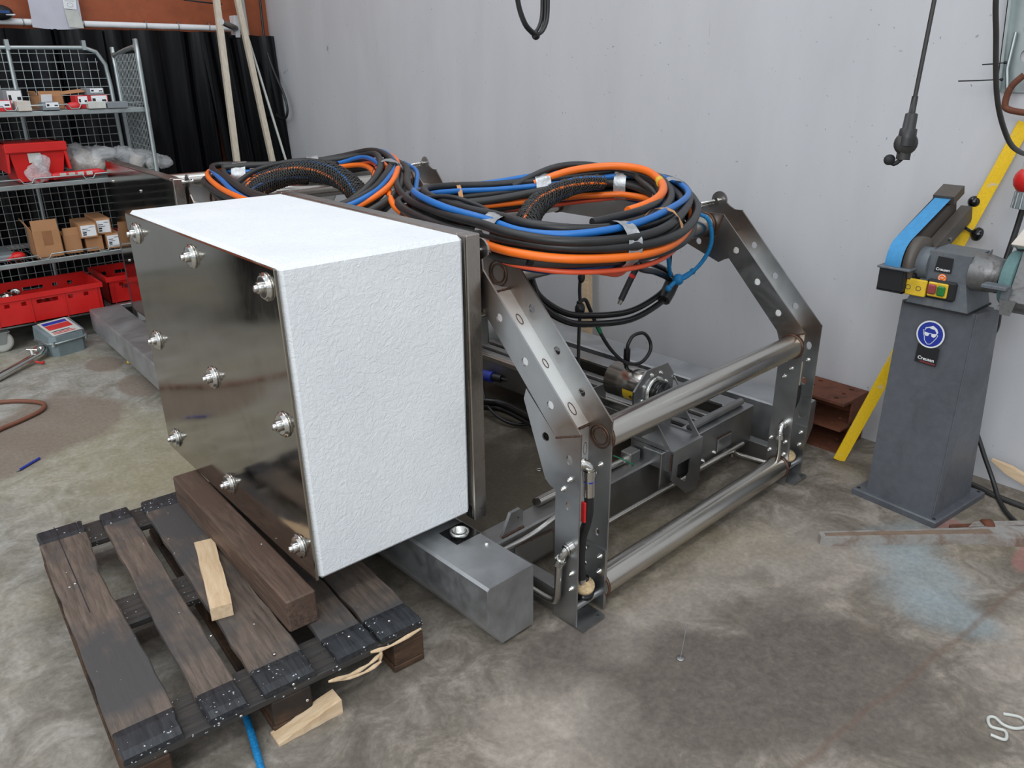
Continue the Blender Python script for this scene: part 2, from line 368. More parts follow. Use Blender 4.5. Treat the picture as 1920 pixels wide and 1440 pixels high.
# grey painted wall
t = NT('scuffed_grey_wall'); P = t.coord(); a1 = t.noise(t.coord((1, 1, .25)), 3.5, 5, .6, .4); a2 = t.noise(P, 1.0, 3); a3 = t.noise(t.coord((1, 3, .6)), 9, 5, .7, .8); a4 = t.noise(P, 60, 2, .5)
base = t.ramp(a1, (.3, rgb(188, 189, 192)), (.7, rgb(198, 199, 202))); base = t.mix(t.mr(a2, .35, .7, 0, .3), base, rgb(186, 187, 192))
base = t.mix(t.mr(a3, .63, .78, 0, .4), base, rgb(172, 173, 175)); base = t.mix(t.mr(a4, .74, .77, 0, .6), base, rgb(96, 96, 98))
base = t.mix(t.mr(t.noise(t.coord((1, 14, 1), (.5, 0, 0)), 3, 3, .6), .72, .76, 0, .3), base, rgb(140, 142, 146))
base = t.mix(t.mr(t.noise(t.coord((1, 9, 9)), 1.3, 2, .5), .78, .79, 0, .5), base, rgb(90, 90, 94))
t.bump(a1, .12, .01); M['wall'] = t.out(base, t.mr(a1, .3, .7, .42, .6), 0, .4)
M['brownwall'] = grimy('red_brown_painted_boards', rgb(152, 78, 44), rgb(126, 62, 36), .6, 0, 2.2, (.5, .8), .15)
M['plaster'] = plain('pale_grey_plaster', rgb(170, 172, 172), .8, 0, .06, 2)

# ------------------------------------------------------------------ room shell
def struct(name, mb, m, parent=None):
    o = mb.build(name, m, parent)
    if parent is None: o['kind'] = 'structure'
    return o
struct('floor', MB().box((-25, -25, -.12), (3.48, 7.17, 0)), M['floor'])
struct('wall_right', MB().box((3.36, -6, 0), (3.48, 7.05, 5)), M['wall'])
struct('wall_back', MB().box((-8, 7.05, 0), (3.48, 7.17, 5)), M['brownwall'])
struct('added_pale_panel_1', MB().box((-3.6, 7.0, 0), (.1, 7.05, 2.6), None, .01), M['plaster'])  # unseen pale panel added for the steel face to reflect

# ------------------------------------------------------------------ stainless skid (local frame: u across, v along, z up)
W_, w_, d_, L_ = 1.4072, .1402, .0927, 1.90
zk, zt, vt, zki, vti = .6553, 1.0557, .3961, .6189, .4269
YZ = lambda u: axM((u, 0, 0), (0, 1, 0), (0, 0, 1), (1, 0, 0))          # polygon (v, z) extruded along u
def arc(cx, cy, r, a0, a1, n=9): return [(cx + r * math.cos(math.radians(a0 + (a1 - a0) * i / n)), cy + r * math.sin(math.radians(a0 + (a1 - a0) * i / n))) for i in range(n + 1)]
bolt_me = MB().lathe([(.0085, 0), (.0085, .003), (.006, .003), (.006, .011), (.003, .011), (.003, .006), (0.0001, .006)], 12).mesh('socket_bolt', M['bright'])
foot_me = MB().plate([(0, 0), (.1, 0), (.11, .01), (.11, .1), (0, .1)], 0, .008, None, [circ(.09, .02, .007, 8), circ(.09, .08, .007, 8)]).mesh('foot_plate', M['steel'])
def weld(parent, pts, r=.004, closed=False):
    m = MB(); P = cat(pts, 4, closed) if len(pts) > 2 else [Vector(pts[0]).lerp(Vector(pts[1]), i / 14) for i in range(15)]
    return m.tube(P, r, 6, closed, rad=[r * (1 + .3 * math.sin(i * 2.4)) for i in range(len(P))]).build('weld_bead', M['weld'], parent)
def lerp2(a, b, t): return (a[0] + (b[0] - a[0]) * t, a[1] + (b[1] - a[1]) * t)
def flange(u, t, lug, holes):
    outer = [(d_, 0), (0, 0), (0, zk), (vt, zt)]
    if lug == 1: outer += [(.44, zt)] [:0] + [(vt + .002, zt + .03)] + arc(.404, 1.113, .034, 200, -20) + [(.45, zt + .02), (.48, zt)]
    if lug == 2: outer += [(.43, zt)] + [(.455, zt + .012)] + arc(.505, 1.085, .036, 190, -10) + [(.56, zt + .012), (.59, zt)]
    outer += [(L_ - vt, zt), (L_, zk), (L_, 0), (L_ - d_, 0), (L_ - d_, zki), (L_ - vti, zt - d_), (vti, zt - d_), (d_, zki)]
    outer = outer[::-1]
    return MB().plate(outer, 0, t, YZ(u), holes)
ka, kb = (.045, .637), (.41, 1.01)
hs = [lerp2(ka, kb, f) for f in (.2, .48, .77)]
hinc = [circ(p[0], p[1], .0135, 12) for p in hs] + [circ(L_ - p[0], p[1], .0135, 12) for p in hs]
hleg = [circ(.041, .565, .012, 10, .017), circ(.041, .415, .011, 10, .016), circ(.037, .265, .009, 10, .013)]
def side_frame(root_, side):
    m = (lambda u: u) if side == 0 else (lambda u: W_ - u)
    P = [(d_, 0), (d_, zki), (vti, zt - d_), (L_ - vti, zt - d_), (L_ - d_, zki), (L_ - d_, 0)]
    web = MB(); th = .006
    for a, b in zip(P, P[1:]):
        dx, dy = b[0] - a[0], b[1] - a[1]; l = math.hypot(dx, dy); nx, ny = -dy / l * th, dx / l * th
        web.plate([a, b, (b[0] + nx, b[1] + ny), (a[0] + nx, a[1] + ny)][::-1], .006, w_ - .001, YZ(0) if side == 0 else YZ(W_ - w_))
    sf = web.build('side_frame', M['web'], root_)
    flange(m(0) - (.006 if side else 0), .006, 1 if side == 0 else 2, hinc + hleg).build('flange_plate', M['steel'], sf)
    flange(m(w_) - (.006 if side == 0 else 0), .006, 0, hinc + [circ(.04, .27, .008, 8, .014)]).build('flange_plate', M['steel'], sf)
    # plug-weld rings on the web
    for f, r in ((.12, .016), (.03, .0), (.45, .012), (.78, .014)):
        if r:
            c = lerp2((d_, zki), (vti, zt - d_), f); ang = math.atan2(zt - d_ - zki, vti - d_)
            MM = axM((m(.105), c[0] - .004, c[1] + .005), (1, 0, 0), (0, math.cos(ang), math.sin(ang)), (0, -math.sin(ang), math.cos(ang)))
            MB().tube([MM @ Vector((r * .6 * math.cos(a), r * 1.3 * math.sin(a), 0)) for a in [2 * PI * k / 14 for k in range(14)]], .0016, 5, True).build('weld_bead', M['weld'], sf)
    for z in (.545, .49):
        MB().tube([(m(.12) + .008 * math.cos(a), d_ - .005, z + .02 * math.sin(a)) for a in [2 * PI * k / 12 for k in range(12)]], .0018, 5, True).build('weld_bead', M['weld'], sf)
    # mitre seams at knee and top corner, near end
    for u in (m(0), m(w_)):
        s = -.0005
        for uu in (u,):
            weld(sf, [(uu + s, .001, zk), (uu + s, d_, zki)], .003); weld(sf, [(uu + s, vt, zt), (uu + s, vti, zt - d_)], .003)
    weld(sf, [(m(.004), .0, zk + .001), (m(.004) + .002, .02, zk - .006)], .002)
    weld(sf, [(m(0.006), d_ - .006, zki), (m(w_ - .006), d_ - .006, zki)], .0035); weld(sf, [(m(.006), vti - .004, zt - d_ + .006), (m(w_ - .006), vti - .004, zt - d_ + .006)], .0035)
    # inner side of flange seen through the open channel: seams round the tube ends
    ui = m(w_) - (.0075 if side == 0 else -.0075)
    for (v, z, r) in ((.0433, .5945, .036), (.4754, 1.0067, .04)):
        for k in (1.0, .72): MB().tube([(ui, v + r * k * math.cos(a), z + r * k * math.sin(a)) for a in [2 * PI * i / 20 for i in range(20)]], .0022, 5, True).build('weld_bead', M['weld'], sf)
    # gussets in the inner corners
    if True:
        MB().plate([(d_, .45), (.115, .455), (.135, .47), (.225, .70), (.215, .735), (d_, zki)], 0, .005, YZ(m(0) - (.005 if side else 0)), [circ(.135, .607, .014, 12)]).build('gusset_plate', M['steel'], sf)
        MB().plate([(.375, .88), (.40, .865), (.66, .955), (.66, zt - d_), (vti, zt - d_), (.35, .89)], 0, .005, YZ(m(w_) - (.005 if side == 0 else 0)), [circ(.5, .935, .013, 12)]).build('gusset_plate', M['steel'], sf)
    # lower doubler plate with bolts
    dm = MB().plate([(.0, .004), (d_ - .002, .004), (d_ - .002, .222), (0, .222)], 0, .006, YZ(w_ - .012 if side == 0 else W_ - .012)).build('doubler_plate', M['steel'], sf)
    for u in (0, w_):
        for v, z in ((.081, .195), (.019, .195), (.081, .14), (.019, .14)) + ((.034, .507), (.058, .468)):
            if u == 0 and side == 0 and v > .07: continue
            if side == 0: base = 0 if u == 0 else w_ - (.012 if z < .25 else .006)
            else: base = (W_ - w_) if u == w_ else W_ - (.012 if z < .25 else .006)
            lk(bolt_me, 'bolt', sf, axM((base, v, z), (0, 1, 0), (0, 0, -1), (-1, 0, 0)))
    for v in (-.03, L_ - .07): lk(foot_me, 'foot_plate', sf, Matrix.Translation((0.0 if side == 0 else W_ - .11, v, 0)))
    MB().box((m(.004), d_ + .0, .008), (m(.05), L_ - d_, .1), None, .003).build('bottom_rail', M['dull'], sf)
    MB().cyl((m(.006), .03, .05), (m(w_ - .006), .03, .05), .012, 10).build('spacer_bar', M['steel'], sf)
    bm = MB().lathe([(.03, 0), (.034, .014), (.02, .02), (.012, .03), (.012, .055), (.016, .055), (.016, .07), (.0001, .07)], 16, Matrix.Translation((m(.085), .045, .055)))
    bm.build('levelling_foot', M['blackgloss'], sf)
    MB().lathe([(.012, 0), (.032, 0), (.032, .012), (.012, .016)], 24, dirM((m(.075), .035, .1), (-.25, -.3, 1))).build('bristle_ring', M['brass'], sf)
    return sf
def cross_tube(root_, v, z, r, u0, u1):
    o = MB().cyl((u0, v, z), (u1, v, z), r, 32).build('cross_tube', M['tube'], root_)
    for u in (u0 + .004, u1 - .004): MB().tube([(u, v + (r + .001) * math.cos(a), z + (r + .001) * math.sin(a)) for a in [2 * PI * k / 22 for k in range(22)]], .005, 6, True).build('weld_bead', M['weld'], o)
    return o
def shackle(root_, u, v, z, du, dv):
    m = MB(); s = Vector((du, dv, 0)).normalized(); x = Vector((u, v, z))
    m.tube(cat([x + Vector((.012, 0, 0)) , x + s * .05 + Vector((.013, 0, -.004)), x + s * .085 + Vector((0, 0, -.01)), x + s * .05 + Vector((-.013, 0, -.004)), x - Vector((.012, 0, 0))], 6), .006, 8)
    m.cyl(x - Vector((.024, 0, 0)), x + Vector((.024, 0, 0)), .007, 10); m.cyl(x - Vector((.03, 0, 0)), x - Vector((.018, 0, 0)), .012, 6); m.cyl(x + Vector((.018, 0, 0)), x + Vector((.022, 0, 0)), .013, 12)
    return m.build('shackle', M['bright'], root_)
def elbow(m, a, c, b, r=.012):
    a, b, c = Vector(a), Vector(b), Vector(c)
    m.tube(cat([a, a.lerp(c, .6), c.lerp(b, .4), b], 5), r * .85, 10)
    for p, q in ((a, c), (b, c)):
        d = (q - p).normalized(); m.tube([p - d * .004, p + d * .014], r * 1.35, 6); m.tube([p + d * .016, p + d * .022], r * 1.15, 10)
    return m
def skid(name, label, loc, rz, full):
    r = root(name, label, 'machine frame', loc, rz); ROOT.pop(r.name)
    side_frame(r, 0); side_frame(r, 1)
    cross_tube(r, .0433, .5945, .044, w_, W_ - w_); cross_tube(r, .035, .078, .044, w_, W_ - w_)
    cross_tube(r, .4754, 1.0067, .044, w_, W_ - w_); cross_tube(r, 1.30, 1.0067, .044, w_, W_ - w_); cross_tube(r, L_ - .0433, .5945, .044, w_, W_ - w_)
    shackle(r, .003, .404, 1.113, .3, 1); shackle(r, W_ - .003, .505, 1.085, -1, .5); shackle(r, W_ - .003, .53, 1.07, -1, .15)
    # outer beams
    for sgn in (0, 1):
        mm = (lambda u: u) if sgn == 0 else (lambda u: W_ - u)
        prof = [(-.27, .1), (-.215, .012), (-.085, .012), (-.085, .225), (-.092, .232), (-.262, .232), (-.27, .225)]
        if sgn: prof = [(W_ - a, b) for a, b in prof][::-1]
        XZ = axM((0, 1.80, 0), (1, 0, 0), (0, 0, 1), (0, -1, 0))
        bm = MB().plate(prof, 0, 1.70, XZ).build('skid_beam', M['sheet'], r)
        MB().plate([((p[0] - mm(-.177)) * .985 + mm(-.177), (p[1] - .12) * .985 + .12) for p in prof], 1.7, 1.702, XZ).build('end_cap', M['sheet'], bm)
        if sgn == 0:
            MB().box((-.186, .331, .2315), (-.09, .421, .2328)).build('pocket', M['blackgloss'], bm)
            MB().lathe([(.02, 0), (.026, 0), (.026, .012), (.031, .012), (.031, .022), (.022, .022), (.022, .002), (.0001, .002)], 22, Matrix.Translation((-.15, .362, .2326))).build('fitting_ring', M['bright'], bm)
            MB().lathe([(.009, 0), (.008, .006), (.004, .008), (.0001, .008)], 12, Matrix.Translation((-.068 - .05, .27, .232))).build('bolt', M['bright'], bm)
    # near cross beam
    cb = MB().box((-.085, .295, .035), (.98, .385, .192), None, .006).build('cross_beam', M['dull'], r)
    MB().plate([(-.02, .192), (.075, .192), (.075, .255), (.062, .268), (.02, .268)], -.318, -.306, axM((0, 0, 0), (1, 0, 0), (0, 0, 1), (0, -1, 0)), [circ(.05, .235, .008, 10)]).build('lifting_lug', M['steel'], cb)
    weld(cb, [(-.02, .305, .195), (.075, .305, .195)], .004)
    MB().cyl((.2, .372, .205), (.36, .372, .205), .017, 16).build('pipe_end', M['tube'], cb)
    MB().plate([(.02, .055), (.2, .055), (.2, .13), (.02, .15)], .285, .291, axM((0, 0, 0), (1, 0, 0), (0, 0, 1), (0, -1, 0)) @ Matrix.Translation((0, 0, -.58))).build('cover_plate', M['steel'], cb)
    weld(cb, [(.02, .289, .15), (.2, .289, .132)], .003)
    MB().tube(cat([(-.06, .28, .17), (.08, .278, .172), (.17, .277, .186), (.24, .29, .186)], 6), .009, 10).build('steel_pipe', M['bright'], r)
    # threaded rod + shaft
    rod = MB(); N = 150
    rod.tube([(.14 + .62 * i / N, .205, .12) for i in range(N + 1)], .01, 10, rad=[.0088 + .0022 * (i % 2) for i in range(N + 1)])
    rod.build('threaded_rod', M['tube'], r); MB().cyl((.76, .205, .12), (W_ - w_, .205, .12), .011, 14).build('shaft', M['tube'], r)
    # tray (sliding bed)
    tr = MB().box((.72, .228, .09), (1.37, .236, .258), None, .002).box((1.362, .23, .09), (1.37, 1.76, .25)).box((.98, .45, .12), (.988, 1.76, .25)).build('bed', M['dull'], r)
    MB().box((.72, .228, .252), (1.37, .315, .26), None, .002).build('rim_plate', M['steel'], tr); MB().box((1.275, .315, .252), (1.37, 1.76, .26), None, .002).build('rim_plate', M['steel'], tr)
    MB().box((.985, .315, .20), (1.275, 1.75, .206)).build('bed_plate', M['dull'], tr)
    for u in (1.0, 1.07, 1.14, 1.21): MB().box((u, .33, .206), (u + .035, 1.74, .224), None, .004).build('slat', M['dull'], tr)
    for u0, z0 in ((.972, .262), (1.005, .255)): MB().box((u0, .55, .235), (u0 + .016, 1.75, z0), None, .003).build('rail', M['tube'], tr)
    MB().box((1.268, .32, .255), (1.276, 1.75, .266)).build('edge_strip', M['bright'], tr)
    MB().cyl((.95, .266, .277), (1.33, .268, .277), .015, 14).build('round_bar', M['dull'], tr)
    for v in (.42, .9): MB().tube([(1.385 + .012 * math.cos(a), v + .03 * math.sin(a), .262) for a in [2 * PI * k / 10 for k in range(10)]], .0018, 5, True).build('weld_bead', M['weld'], tr)
    MB().box((1.10, .222, .13), (1.2, .228, .19), None, .002).build('cover_plate', M['steel'], tr); weld(tr, [(1.10, .225, .192), (1.2, .225, .192)], .003)
    for u, z in ((1.08, .14), (1.0, .13)): lk(bolt_me, 'bolt', tr, axM((u, .228, z), (1, 0, 0), (0, 0, 1), (0, -1, 0)))
    if full:
        # clevis bracket on the rod
        br = MB().box((.745, .2, .262), (.937, .392, .27)).plate([(.745, .27), (.745, .15), (.85, .055), (.915, .05), (.937, .08), (.937, .27)], .2, .206, axM((0, .4, 0), (1, 0, 0), (0, 0, 1), (0, -1, 0)), [[(.778, .205), (.862, .205), (.862, .14), (.83, .115), (.778, .155)]])
        br.box((.745, .2, .18), (.751, .392, .26)).plate([(.2, .26), (.2, .06), (.24, .07), (.392, .19), (.392, .26)], 0, .006, YZ(.931))
        b = br.build('clevis_bracket', M['steel'], r)
        for u, hole in ((.748, [(.277, .33), (.35, .278), (.24, .278)]), (.932, [(.27, .325), (.345, .305), (.345, .275), (.24, .275)])):
            MB().plate([(.2, .26), (.392, .26), (.392, .30), (.29, .352), (.275, .352)], 0, .006, YZ(u), [hole]).build('cheek_plate', M['steel'], b)
            weld(b, [(u + .003, .2, .263), (u + .003, .392, .263)], .004)
        weld(b, [(.74, .199, .26), (.74, .199, .19)], .003); weld(b, [(.94, .199, .25), (.94, .199, .07)], .003)
        MB().tube([(.84 + .014 * math.cos(a), .28 + .022 * math.sin(a), .261) for a in [2 * PI * k / 12 for k in range(12)]], .002, 5, True).build('weld_bead', M['weld'], b)
        MB().cyl((.83, .21, .105), (.83, .23, .105), .014, 6).build('nut', M['bright'], b)
        rb = MB().box((.672, .335, .175), (.735, .385, .235), None, .004).build('rod_block', M['dull'], r)
        MB().cyl((.2, .36, .215), (.66, .36, .205), .013, 14).build('piston_rod', M['tube'], rb); MB().cyl((.655, .36, .205), (.675, .36, .205), .019, 6).build('nut', M['bright'], rb)
        MB().tube(cat([(.58, .345, .26), (.62, .33, .235), (.67, .325, .2), (.7, .326, .185)], 6), .0025, 5).build('green_cord', M['green'], rb)
        # motor with flange and black hand knob
        mo = MB().box((.80, .5, .2), (.806, .74, .32)).box((.80, .5, .2), (1.0, .506, .3)).box((.80, .735, .2), (1.0, .741, .32)).box((.81, .51, .2), (.99, .73, .21)).build('motor_mount', M['dull'], r)
        mc = (.972, .47, .372)
        MB().lathe([(.0001, 0), (.07, 0), (.072, .003), (.072, .2), (.0001, .2)], 32, dirM(mc, (0, 1, 0))).build('motor_housing', M['tube'], mo)
        MB().plate([(-.13, -.12), (.13, -.12), (.13, .045), (.085, .10), (-.055, .10), (-.13, .03)], 0, .008, axM((mc[0], mc[1], mc[2]), (1, 0, 0), (0, 0, 1), (0, -1, 0)), [circ(-.105, -.055, .016, 10)]).build('flange_plate', M['steel'], mo)
        MB().lathe([(.0001, 0), (.064, 0), (.064, .012), (.05, .016), (.0001, .016)], 28, dirM((mc[0], mc[1] - .008, mc[2]), (0, -1, 0))).build('bearing_ring', M['bright'], mo)
        kn = [(.0001, 0)] + [(.05, .0), (.05, .028), (.046, .032), (.02, .03), (.02, .034), (.0001, .034)]
        k = MB().lathe(kn, 30, dirM((mc[0], mc[1] - .026, mc[2]), (0, -1, 0))); k.build('hand_knob', M['blackgloss'], mo)
        MB().lathe([(.016, 0), (.016, .008), (.011, .012), (.0001, .012)], 10, dirM((mc[0], mc[1] - .06, mc[2]), (0, -1, 0))).build('knob_screw', M['bright'], mo)
        for a in range(8):
            an = a * PI / 4 + .3; lk(bolt_me, 'bolt', mo, axM((mc[0] + .079 * math.cos(an), mc[1] - .008, mc[2] + .079 * math.sin(an)), (1, 0, 0), (0, 0, 1), (0, -1, 0)))
        lab = MB().add([((mc[0] + .0725 * math.cos(a)), mc[1] + y, mc[2] + .0725 * math.sin(a)) for y in (.03, .1) for a in (PI * 1.0, PI * 1.07, PI * 1.14, PI * 1.21)], [(0, 1, 5, 4), (1, 2, 6, 5), (2, 3, 7, 6)]).build('warning_label', M['yellow'], mo)
        textmesh('40', .03, M['ink'], 'label_print', axM((mc[0] - .0715, mc[1] + .05, mc[2] - .025), (0, -1, 0), (.35, 0, .94), (-.94, 0, .35)), mo)
        MB().tube(cat([(.855, .455, .30), (.875, .44, .27), (.895, .45, .262)], 5), .005, 6).build('bent_wire', M['bright'], mo); MB().tube(cat([(1.10, .455, .40), (1.13, .44, .33), (1.14, .45, .262)], 5), .004, 6).build('bent_wire', M['bright'], mo)
        # hydraulics in the near left leg
        h = MB().tube(cat([(.07, .024, .44), (.07, .023, .375), (.068, .03, .328), (.064, .04, .281), (.064, .045, .2), (.07, .042, .13)], 6), .0145, 12).build('hydraulic_hose', M['black'], r)
        MB().cyl((.07, .024, .43), (.07, .025, .475), .018, 14).build('hose_ferrule', M['bright'], h); MB().cyl((.07, .025, .4751), (.07, .026, .50), .02, 6).build('hose_nut', M['bright'], h); MB().cyl((.069, .042, .13), (.07, .041, .105), .016, 6).build('hose_ferrule', M['bright'], h)
        MB().cyl((.07, .0245, .478), (.07, .0245, .482), .0185, 14).build('blue_band', M['signblue'], h)
        m = MB(); elbow(m, (.07, .026, .50), (.07, .027, .535), (.04, .05, .535), .016); m.build('elbow_fitting', M['bright'], h)
        MB().box((.048, .018, .345), (.056, .036, .415), None, .003).build('red_valve_lever', M['redtape'], h)
        for (u, s) in ((-.02, 1), (W_ - w_ - .03, 1)):
            pts = [(u, .026, .285), (u, .045, .262)] if u < 0 else None
            m = MB()
            if u < 0:
                elbow(m, (.0, .026, .285), (-.022, .03, .28), (-.022, .053, .225), .014); q = m.build('elbow_fitting', M['bright'], r)
                MB().tube(cat([(-.022, .053, .225), (-.022, .057, .14), (-.022, .062, .095), (-.022, .085, .074), (-.022, .2, .072)], 6), .011, 12).build('steel_pipe', M['tube'], q)
            else:
                elbow(m, (W_ - w_, .03, .275), (u - .01, .03, .272), (u - .012, .024, .225), .014); q = m.build('elbow_fitting', M['bright'], r)
                MB().tube(cat([(u - .012, .024, .225), (u - .012, .02, .15), (u - .014, .03, .11), (u - .02, .07, .102), (u - .03, .16, .1), (u - .03, .21, .098), (u - .03, .215, .08)], 6), .009, 12).build('steel_pipe', M['tube'], q)
        m = MB().tube(cat([(W_ - .07, .03, .42), (W_ - .07, .03, .36), (W_ - .075, .045, .3)], 6), .012, 10).build('hydraulic_hose', M['black'], r)
        MB().cyl((W_ - .07, .03, .42), (W_ - .07, .03, .52), .01, 10).build('hose_ferrule', M['bright'], m)
        # cable runs low in the frame
        MB().tube([(1.03, 1.25, .215), (.99, 1.75, .21)], .022, 14).build('orange_hose', M['orange'], r)
        c = MB().cyl((.95, 1.42, .17), (.93, 1.5, .17), .028, 16).build('blue_connector', M['signblue'], r)
        MB().cyl((.97, 1.38, .168), (.95, 1.43, .17), .02, 12).tube(cat([(.97, 1.38, .168), (1.03, 1.25, .14), (1.04, 1.14, .08), (.96, 1.1, .03), (.86, 1.2, .02), (.86, 1.36, .06), (.92, 1.47, .15)], 8), .008, 8).build('black_cable', M['black'], c)
        for k, dz in ((0, .02), (1, .05)): MB().tube(cat([(.75, 1.75, .03 + dz), (.842, 1.417, .03 + dz), (.90, 1.286, .03 + dz), (.868, 1.017, .03 + dz), (.81, .86, .02 + dz), (.74, .68, .0 + dz), (.68, .5, .0 + dz)], 8), .017, 10).build('black_hose', M['blackgloss'], r)
    return r
TH = .04
near = skid('skid_frame', 'stainless steel skid frame nearest the camera with round cross tubes beside the white block', (1.4245, 1.348, 0), TH, True)
far = skid('skid_frame.001', 'second stainless steel skid frame behind the white block, with a shiny flat end panel', (1.329, 3.442, 0), -.0276, False)
# end panels carried on the left side frames
def end_panel(r, v0, v1, mirror, du, zt_):
    a, b = -.065, -.015
    p = MB().box((a, v0, .24), (b, v0 + .045, zt_), None, .003).box((a, v1 - .045, .24), (b, v1, zt_), None, .003).box((a, v0 + .045, zt_ - .045), (b, v1 - .045, zt_), None, .003).box((a, v0 + .045, .24), (b, v1 - .045, .285), None, .003)
    if du:
        Q = Matrix.Translation((-.04, v0, 0)) @ Matrix.Rotation(du, 4, 'Z') @ Matrix.Translation((.04, -v0, 0)); p.v = [Q @ v for v in p.v]
    else: Q = None
    o = p.build('panel_frame', M['frame'], r)
    MB().box((a - .004, v0 + .006, .255), (a - .0005, v1 - .006, zt_ - .008), Q).build('panel_plate', M['mirror'], o)
    for v in (v0 + .1, v1 - .1): MB().box((b, v - .02, .7), (0.0, v + .02, .74)).build('bracket', M['steel'], o)
    MB().cyl((b, v0 + .03, .92), (0.02, v0 + .03, .92), .016, 14).build('stand_off', M['tube'], o); weld(o, [(-.02 + .0, v0 + .03 - .017, .92), (-.02, v0 + .03, .938), (-.02, v0 + .047, .92)], .004)
    if mirror:
        for v, z in ((v0 + .1, 1.03), (v0 + .55, 1.07), (v1 - .1, 1.07), (v1 - .12, .62), (v0 + .5, .6)): MB().cyl((a - .004, v, z - .05), (a - .01, v, z - .05), .008, 8).build('stud', M['bright'], o)
    return o
end_panel(near, .385, 1.57, False, -.04, 1.165); end_panel(far, .40, 1.57, True, 0, 1.13)

# ------------------------------------------------------------------ white coated block bolted on the near end panel
fb = root('foam_block', 'large white textured block with a mirror-like bolted steel face, between pallet and skid frame', 'insulated block', (1.06, 2.335, .262))
FQ = {(-1, -1, -1): (.8, 1.747, .262), (-1, -1, 1): (.8, 1.776, 1.159), (-1, 1, 1): (.8, 2.922, 1.155), (-1, 1, -1): (.8, 2.908, .262), (1, -1, -1): (1.332, 1.735, .272), (1, -1, 1): (1.332, 1.727, 1.168), (1, 1, 1): (1.335, 2.842, 1.166), (1, 1, -1): (1.335, 2.85, .272)}
def warp(mb):          # a bevelled unit block fitted to the slightly out-of-square corners
    for k, v in enumerate(mb.v):
        q = Vector((0, 0, 0)); a = (v.x / .265, v.y / .58, v.z / .45)
        for S, P in FQ.items(): q += Vector(P) * ((1 + S[0] * a[0]) * (1 + S[1] * a[1]) * (1 + S[2] * a[2]) / 8)
        mb.v[k] = q
    return mb
warp(MB().box((-.265, -.58, -.45), (.265, .58, .45), None, .013)).build('block_body', M['foam'], fb)
warp(MB().box((-.275, -.578, -.446), (-.2652, .577, .443), None, .002)).build('face_plate', M['mirror'], fb)
bm = MB().lathe([(.0001, 0), (.036, 0), (.036, .005), (.03, .005), (.03, .012), (.026, .012), (.0001, .012)], 24)
bm.lathe([(.016, .012), (.016, .024), (.0001, .024)], 6); bm.lathe([(.009, .024), (.009, .033), (.0001, .034)], 10)
stud = bm.mesh('washer_bolt', M['bright'])
for y, z in ((2.821, 1.092), (2.325, 1.095), (1.83, 1.10), (2.812, .715), (2.31, .72), (1.83, .725), (2.804, .335), (2.313, .345), (1.83, .345)):
    lk(stud, 'washer_bolt', fb, ROOT[fb.name].inverted() @ axM((.79, y, z), (0, 1, 0), (0, 0, -1), (-1, 0, 0)))

